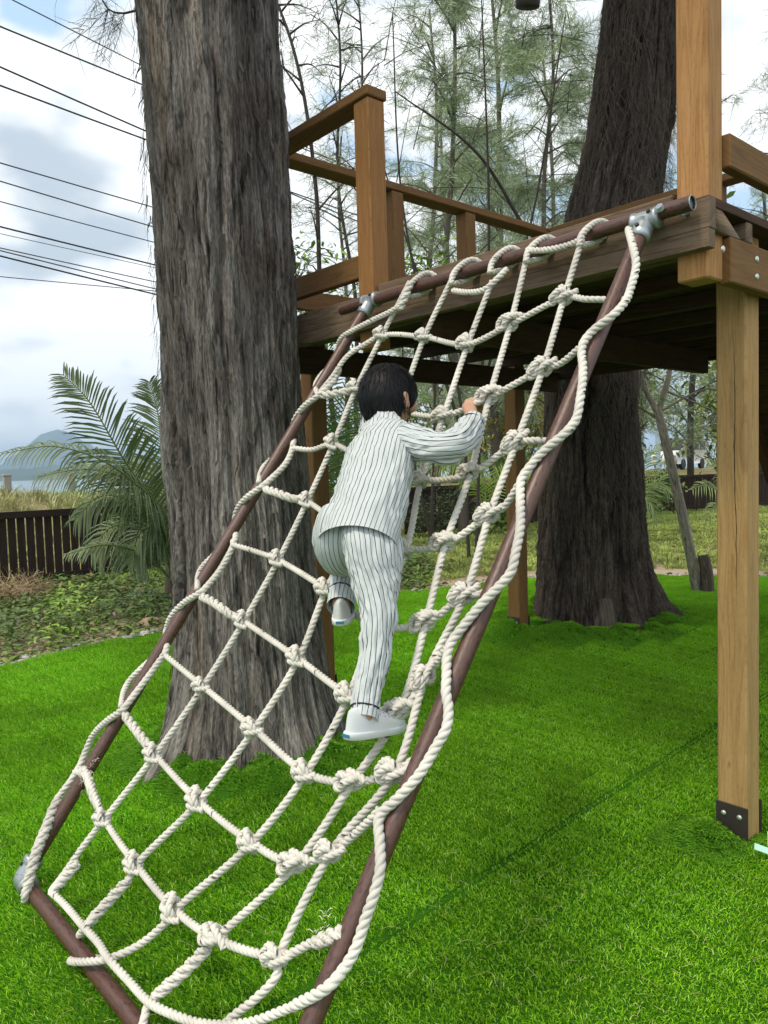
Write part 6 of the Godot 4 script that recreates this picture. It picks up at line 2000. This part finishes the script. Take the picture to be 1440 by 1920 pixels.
func wires_and_van() -> void:
	var wl := ["topmost black overhead wire at the upper left", "second black overhead wire from the top left corner", "third black overhead wire, crossing above the bright cloud", "fourth black overhead wire, close under the third", "fifth overhead wire, thin, about a third of the way down the sky", "sixth overhead wire, thin, in the middle of the sky", "seventh overhead wire, thin, in the middle of the sky under the sixth", "eighth overhead wire, thicker and darker than its neighbours", "ninth overhead wire, faint, just under the thick dark one", "tenth overhead wire, upper strand of the low bundle", "eleventh overhead wire, middle strand of the low bundle", "twelfth overhead wire, thick lower strand of the low bundle", "lowest overhead wire, nearly level across the sky"]
	var wp := [[Vector3(-6.95, 10.58, -15.0), Vector3(-5.01, 10.41, -17.38), 0.012], [Vector3(-6.98, 9.98, -15.0), Vector3(-5.01, 10.01, -17.4), 0.017], [Vector3(-7.02, 9.24, -15.0), Vector3(-4.98, 9.04, -17.48), 0.018], [Vector3(-7.04, 8.9, -15.0), Vector3(-5.0, 8.87, -17.5), 0.018], [Vector3(-7.12, 7.47, -15.0), Vector3(-5.0, 7.45, -17.58), 0.013], [Vector3(-7.14, 7.13, -15.0), Vector3(-5.0, 7.02, -17.6), 0.013], [Vector3(-7.16, 6.75, -15.0), Vector3(-5.02, 6.69, -17.62), 0.011], [Vector3(-7.19, 6.28, -15.0), Vector3(-5.03, 6.19, -17.62), 0.017], [Vector3(-7.2, 6.15, -15.0), Vector3(-5.04, 6.13, -17.62), 0.007], [Vector3(-7.21, 5.88, -15.0), Vector3(-5.04, 5.82, -17.66), 0.011], [Vector3(-7.21, 5.83, -15.0), Vector3(-5.04, 5.66, -17.64), 0.012], [Vector3(-7.22, 5.73, -15.0), Vector3(-5.03, 5.54, -17.68), 0.017], [Vector3(-7.24, 5.34, -15.0), Vector3(-5.03, 5.62, -17.7), 0.009]]
	for i in wp.size():
		var a: Vector3 = wp[i][0]
		var d: Vector3 = wp[i][1] - a
		var pts := PackedVector3Array()
		for k in 40:
			var f := lerpf(-3.0, 14.0, k / 39.0)
			var y := a.y + d.y * clampf(f, -1.0, 4.0) + 0.012 * (f * f - f)
			pts.append(Vector3(a.x + d.x * f, y, a.z + d.z * f))
		var o := put("power_line", tube(pts, wp[i][2], wp[i][2], 5), M.wire)
		tag(o, wl[i], "wire", "overhead wires over the shore")
	# white van between the trees
	var v := thing("parked_van", "white van parked beyond the back fence, seen between the trunks at the right", "van", Vector3(19.3, ground_y(19.3, -50.0), -50.0))
	v.rotation.y = -2.35
	var prof := [Vector2(-2.2, 0.35), Vector2(-2.2, 1.75), Vector2(-2.0, 1.95), Vector2(0.9, 1.95), Vector2(1.7, 1.15), Vector2(2.3, 1.0), Vector2(2.35, 0.35)]
	var st := SurfaceTool.new()
	st.begin(Mesh.PRIMITIVE_TRIANGLES)
	var tris := Geometry2D.triangulate_polygon(PackedVector2Array(prof))
	for s in [-0.85, 0.85]:
		for k in range(0, tris.size(), 3):
			var q := [prof[tris[k]], prof[tris[k + 1]], prof[tris[k + 2]]]
			var cw: bool = (q[1] - q[0]).cross(q[2] - q[0]) < 0.0
			if cw != (s > 0.0): q.reverse()
			for p in q: st.add_vertex(Vector3(p.x, p.y, s))
	for k in prof.size():
		var p: Vector2 = prof[k]
		var q: Vector2 = prof[(k + 1) % prof.size()]
		for w in [Vector3(p.x, p.y, -0.85), Vector3(q.x, q.y, 0.85), Vector3(q.x, q.y, -0.85), Vector3(p.x, p.y, -0.85), Vector3(p.x, p.y, 0.85), Vector3(q.x, q.y, 0.85)]: st.add_vertex(w)
	st.set_smooth_group(-1)
	st.generate_normals()
	put("body", st.commit(), M.white, v)
	put("windscreen", box(Vector3(0.03, 0.95, 1.5), 0.01), M.glass, v, Transform3D(Basis(Vector3(0, 0, 1), 0.78), Vector3(1.33, 1.57, 0)))
	for s in [-0.86, 0.86]:
		for x in [-1.5, -0.5, 0.5]: put("window", box(Vector3(0.8, 0.55, 0.02), 0.008), M.glass, v, Transform3D(Basis.IDENTITY, Vector3(x, 1.5, s)))
		for x in [-1.4, 1.5]:
			var c := CylinderMesh.new()
			c.top_radius = 0.33; c.bottom_radius = 0.33; c.height = 0.2; c.radial_segments = 20
			put("wheel", c, M.black, v, Transform3D(Basis(Vector3.RIGHT, PI * 0.5), Vector3(x, 0.33, s * 0.93)))
		put("headlight", box(Vector3(0.05, 0.16, 0.3), 0.02), M.galv, v, Transform3D(Basis.IDENTITY, Vector3(2.34, 0.82, s * 0.68)))
	var pl := put("marker_pole", tube(straight(Vector3(0, 0, 0), Vector3(0, 2.6, 0)), 0.13, 0.13, 10), mat(Color(0.42, 0.55, 0.68), 0.6), self, Transform3D(Basis.IDENTITY, Vector3(14.3, ground_y(14.3, -40.0), -40.0)))
	tag(pl, "pale blue upright pole beside the leaning sapling, far beyond the fence", "pole")

func small_things() -> void:
	# stones and a heap of dry straw in the weeds
	for s in [["stone", "pale pinkish stone at the left edge of the weeds", Vector3(-3.42, 0.10, -7.0), 0.13, Color(0.30, 0.23, 0.18)], ["stone", "small pinkish stone in the middle of the weeds", Vector3(-2.55, 0.12, -7.25), 0.07, Color(0.30, 0.24, 0.19)], ["stone", "grey-blue stone in the weeds near the palm's foot", Vector3(-2.0, 0.13, -7.35), 0.08, Color(0.30, 0.32, 0.34)], ["stone", "tan stone close to the gravel by the turf edge", Vector3(-2.15, 0.11, -6.85), 0.10, Color(0.27, 0.20, 0.13)]]:
		var m := pebble()
		var c := mat(s[4], 0.95)
		c.heightmap_enabled = true
		c.heightmap_texture = M.pipe.heightmap_texture
		c.heightmap_scale = 0.6
		tag(put(s[0], m, c, self, Transform3D(Basis(Vector3.UP, rng.randf() * 6).scaled(Vector3(s[3] * 1.3, s[3] * 0.7, s[3])), s[2])), s[1], "stone")
	var v := PackedVector3Array()
	var idx := PackedInt32Array()
	var col := PackedColorArray()
	for i in 900:
		var d := Vector3(rng.randfn(0, 1), absf(rng.randfn(0, 0.8)), rng.randfn(0, 1)).normalized()
		var p := Vector3(d.x * 0.34, d.y * 0.26, d.z * 0.3) * sqrt(rng.randf())
		var e := p + Vector3(rng.randf_range(-1, 1), rng.randf_range(-0.3, 0.8), rng.randf_range(-1, 1)).normalized() * rng.randf_range(0.06, 0.2)
		fibre_strip(v, idx, col, [p, p.lerp(e, 0.5) + Vector3(0, 0.02, 0), e], 0.0035, Color(0.30, 0.22, 0.13) * rng.randf_range(0.6, 1.4), d)
	tag(put("dry_bush", commit(v, idx, PackedVector2Array(), col), M.straw, self, Transform3D(Basis.IDENTITY, Vector3(-3.88, 0.18, -8.1))), "dry brown bush in the weeds below the left fence", "bush")
	# fallen needles on the turf
	v = PackedVector3Array(); idx = PackedInt32Array(); col = PackedColorArray()
	for i in 330:
		var z := -rng.randf_range(1.0, 5.0)
		var x := rng.randf_range(-0.75, 0.75) * (-z) + 0.2
		if i % 3 == 0:
			x = 0.15 + rng.randf_range(-0.2, 1.0); z = rng.randf_range(-2.6, -1.1)
		var p := Vector3(x, turf_y(x, z) + rng.randf_range(0.022, 0.036), z)
		var a := rng.randf() * TAU
		var d := Vector3(cos(a), 0, sin(a)) * rng.randf_range(0.02, 0.07)
		var b := Vector3(-d.z, 0.0, d.x) * rng.randf_range(-0.6, 0.6)
		fibre_strip(v, idx, col, [p, p + d * 0.33 + b * 0.3 + Vector3(0, 0.004, 0), p + d * 0.66 + b * 0.3 + Vector3(0, 0.004, 0), p + d], 0.0009, Color(0.46, 0.42, 0.20) * rng.randf_range(0.6, 1.2), Vector3.UP)
	tag(put("fallen_needles", commit(v, idx, PackedVector2Array(), col), M.straw), "pale dry needles lying scattered on the artificial turf", "needles", "", "stuff")
	# torn plastic at the post foot
	var sc := thing("plastic_scrap", "torn mint and white plastic strips on the turf at the right post's foot", "scrap", Vector3(1.335, 0.03, -2.72))
	var mint := mat(Color(0.42, 0.72, 0.60), 0.5)
	put("strip", box(Vector3(0.062, 0.003, 0.030), 0.001), mint, sc, Transform3D(Basis.from_euler(Vector3(0.35, -0.5, -0.25)), Vector3(0.0, 0.012, 0.02)))
	put("strip", box(Vector3(0.018, 0.003, 0.055), 0.001), M.white, sc, Transform3D(Basis.from_euler(Vector3(0.7, -0.45, 0.1)), Vector3(0.045, 0.03, -0.02)))
	# cut branch end hanging at the top edge
	var cb := put("cut_branch", tube(smooth_path([Vector3(0.1, 0.9, 0.3), Vector3(0.02, 0.35, 0.1), Vector3.ZERO], 0.05), 0.085, 0.075, 12), mat(Color(0.06, 0.05, 0.042), 0.95), self, Transform3D(Basis.IDENTITY, Vector3(0.99, 4.32, -5.0)))
	tag(cb, "sawn-off dark branch end hanging in at the top edge of the photo", "branch")
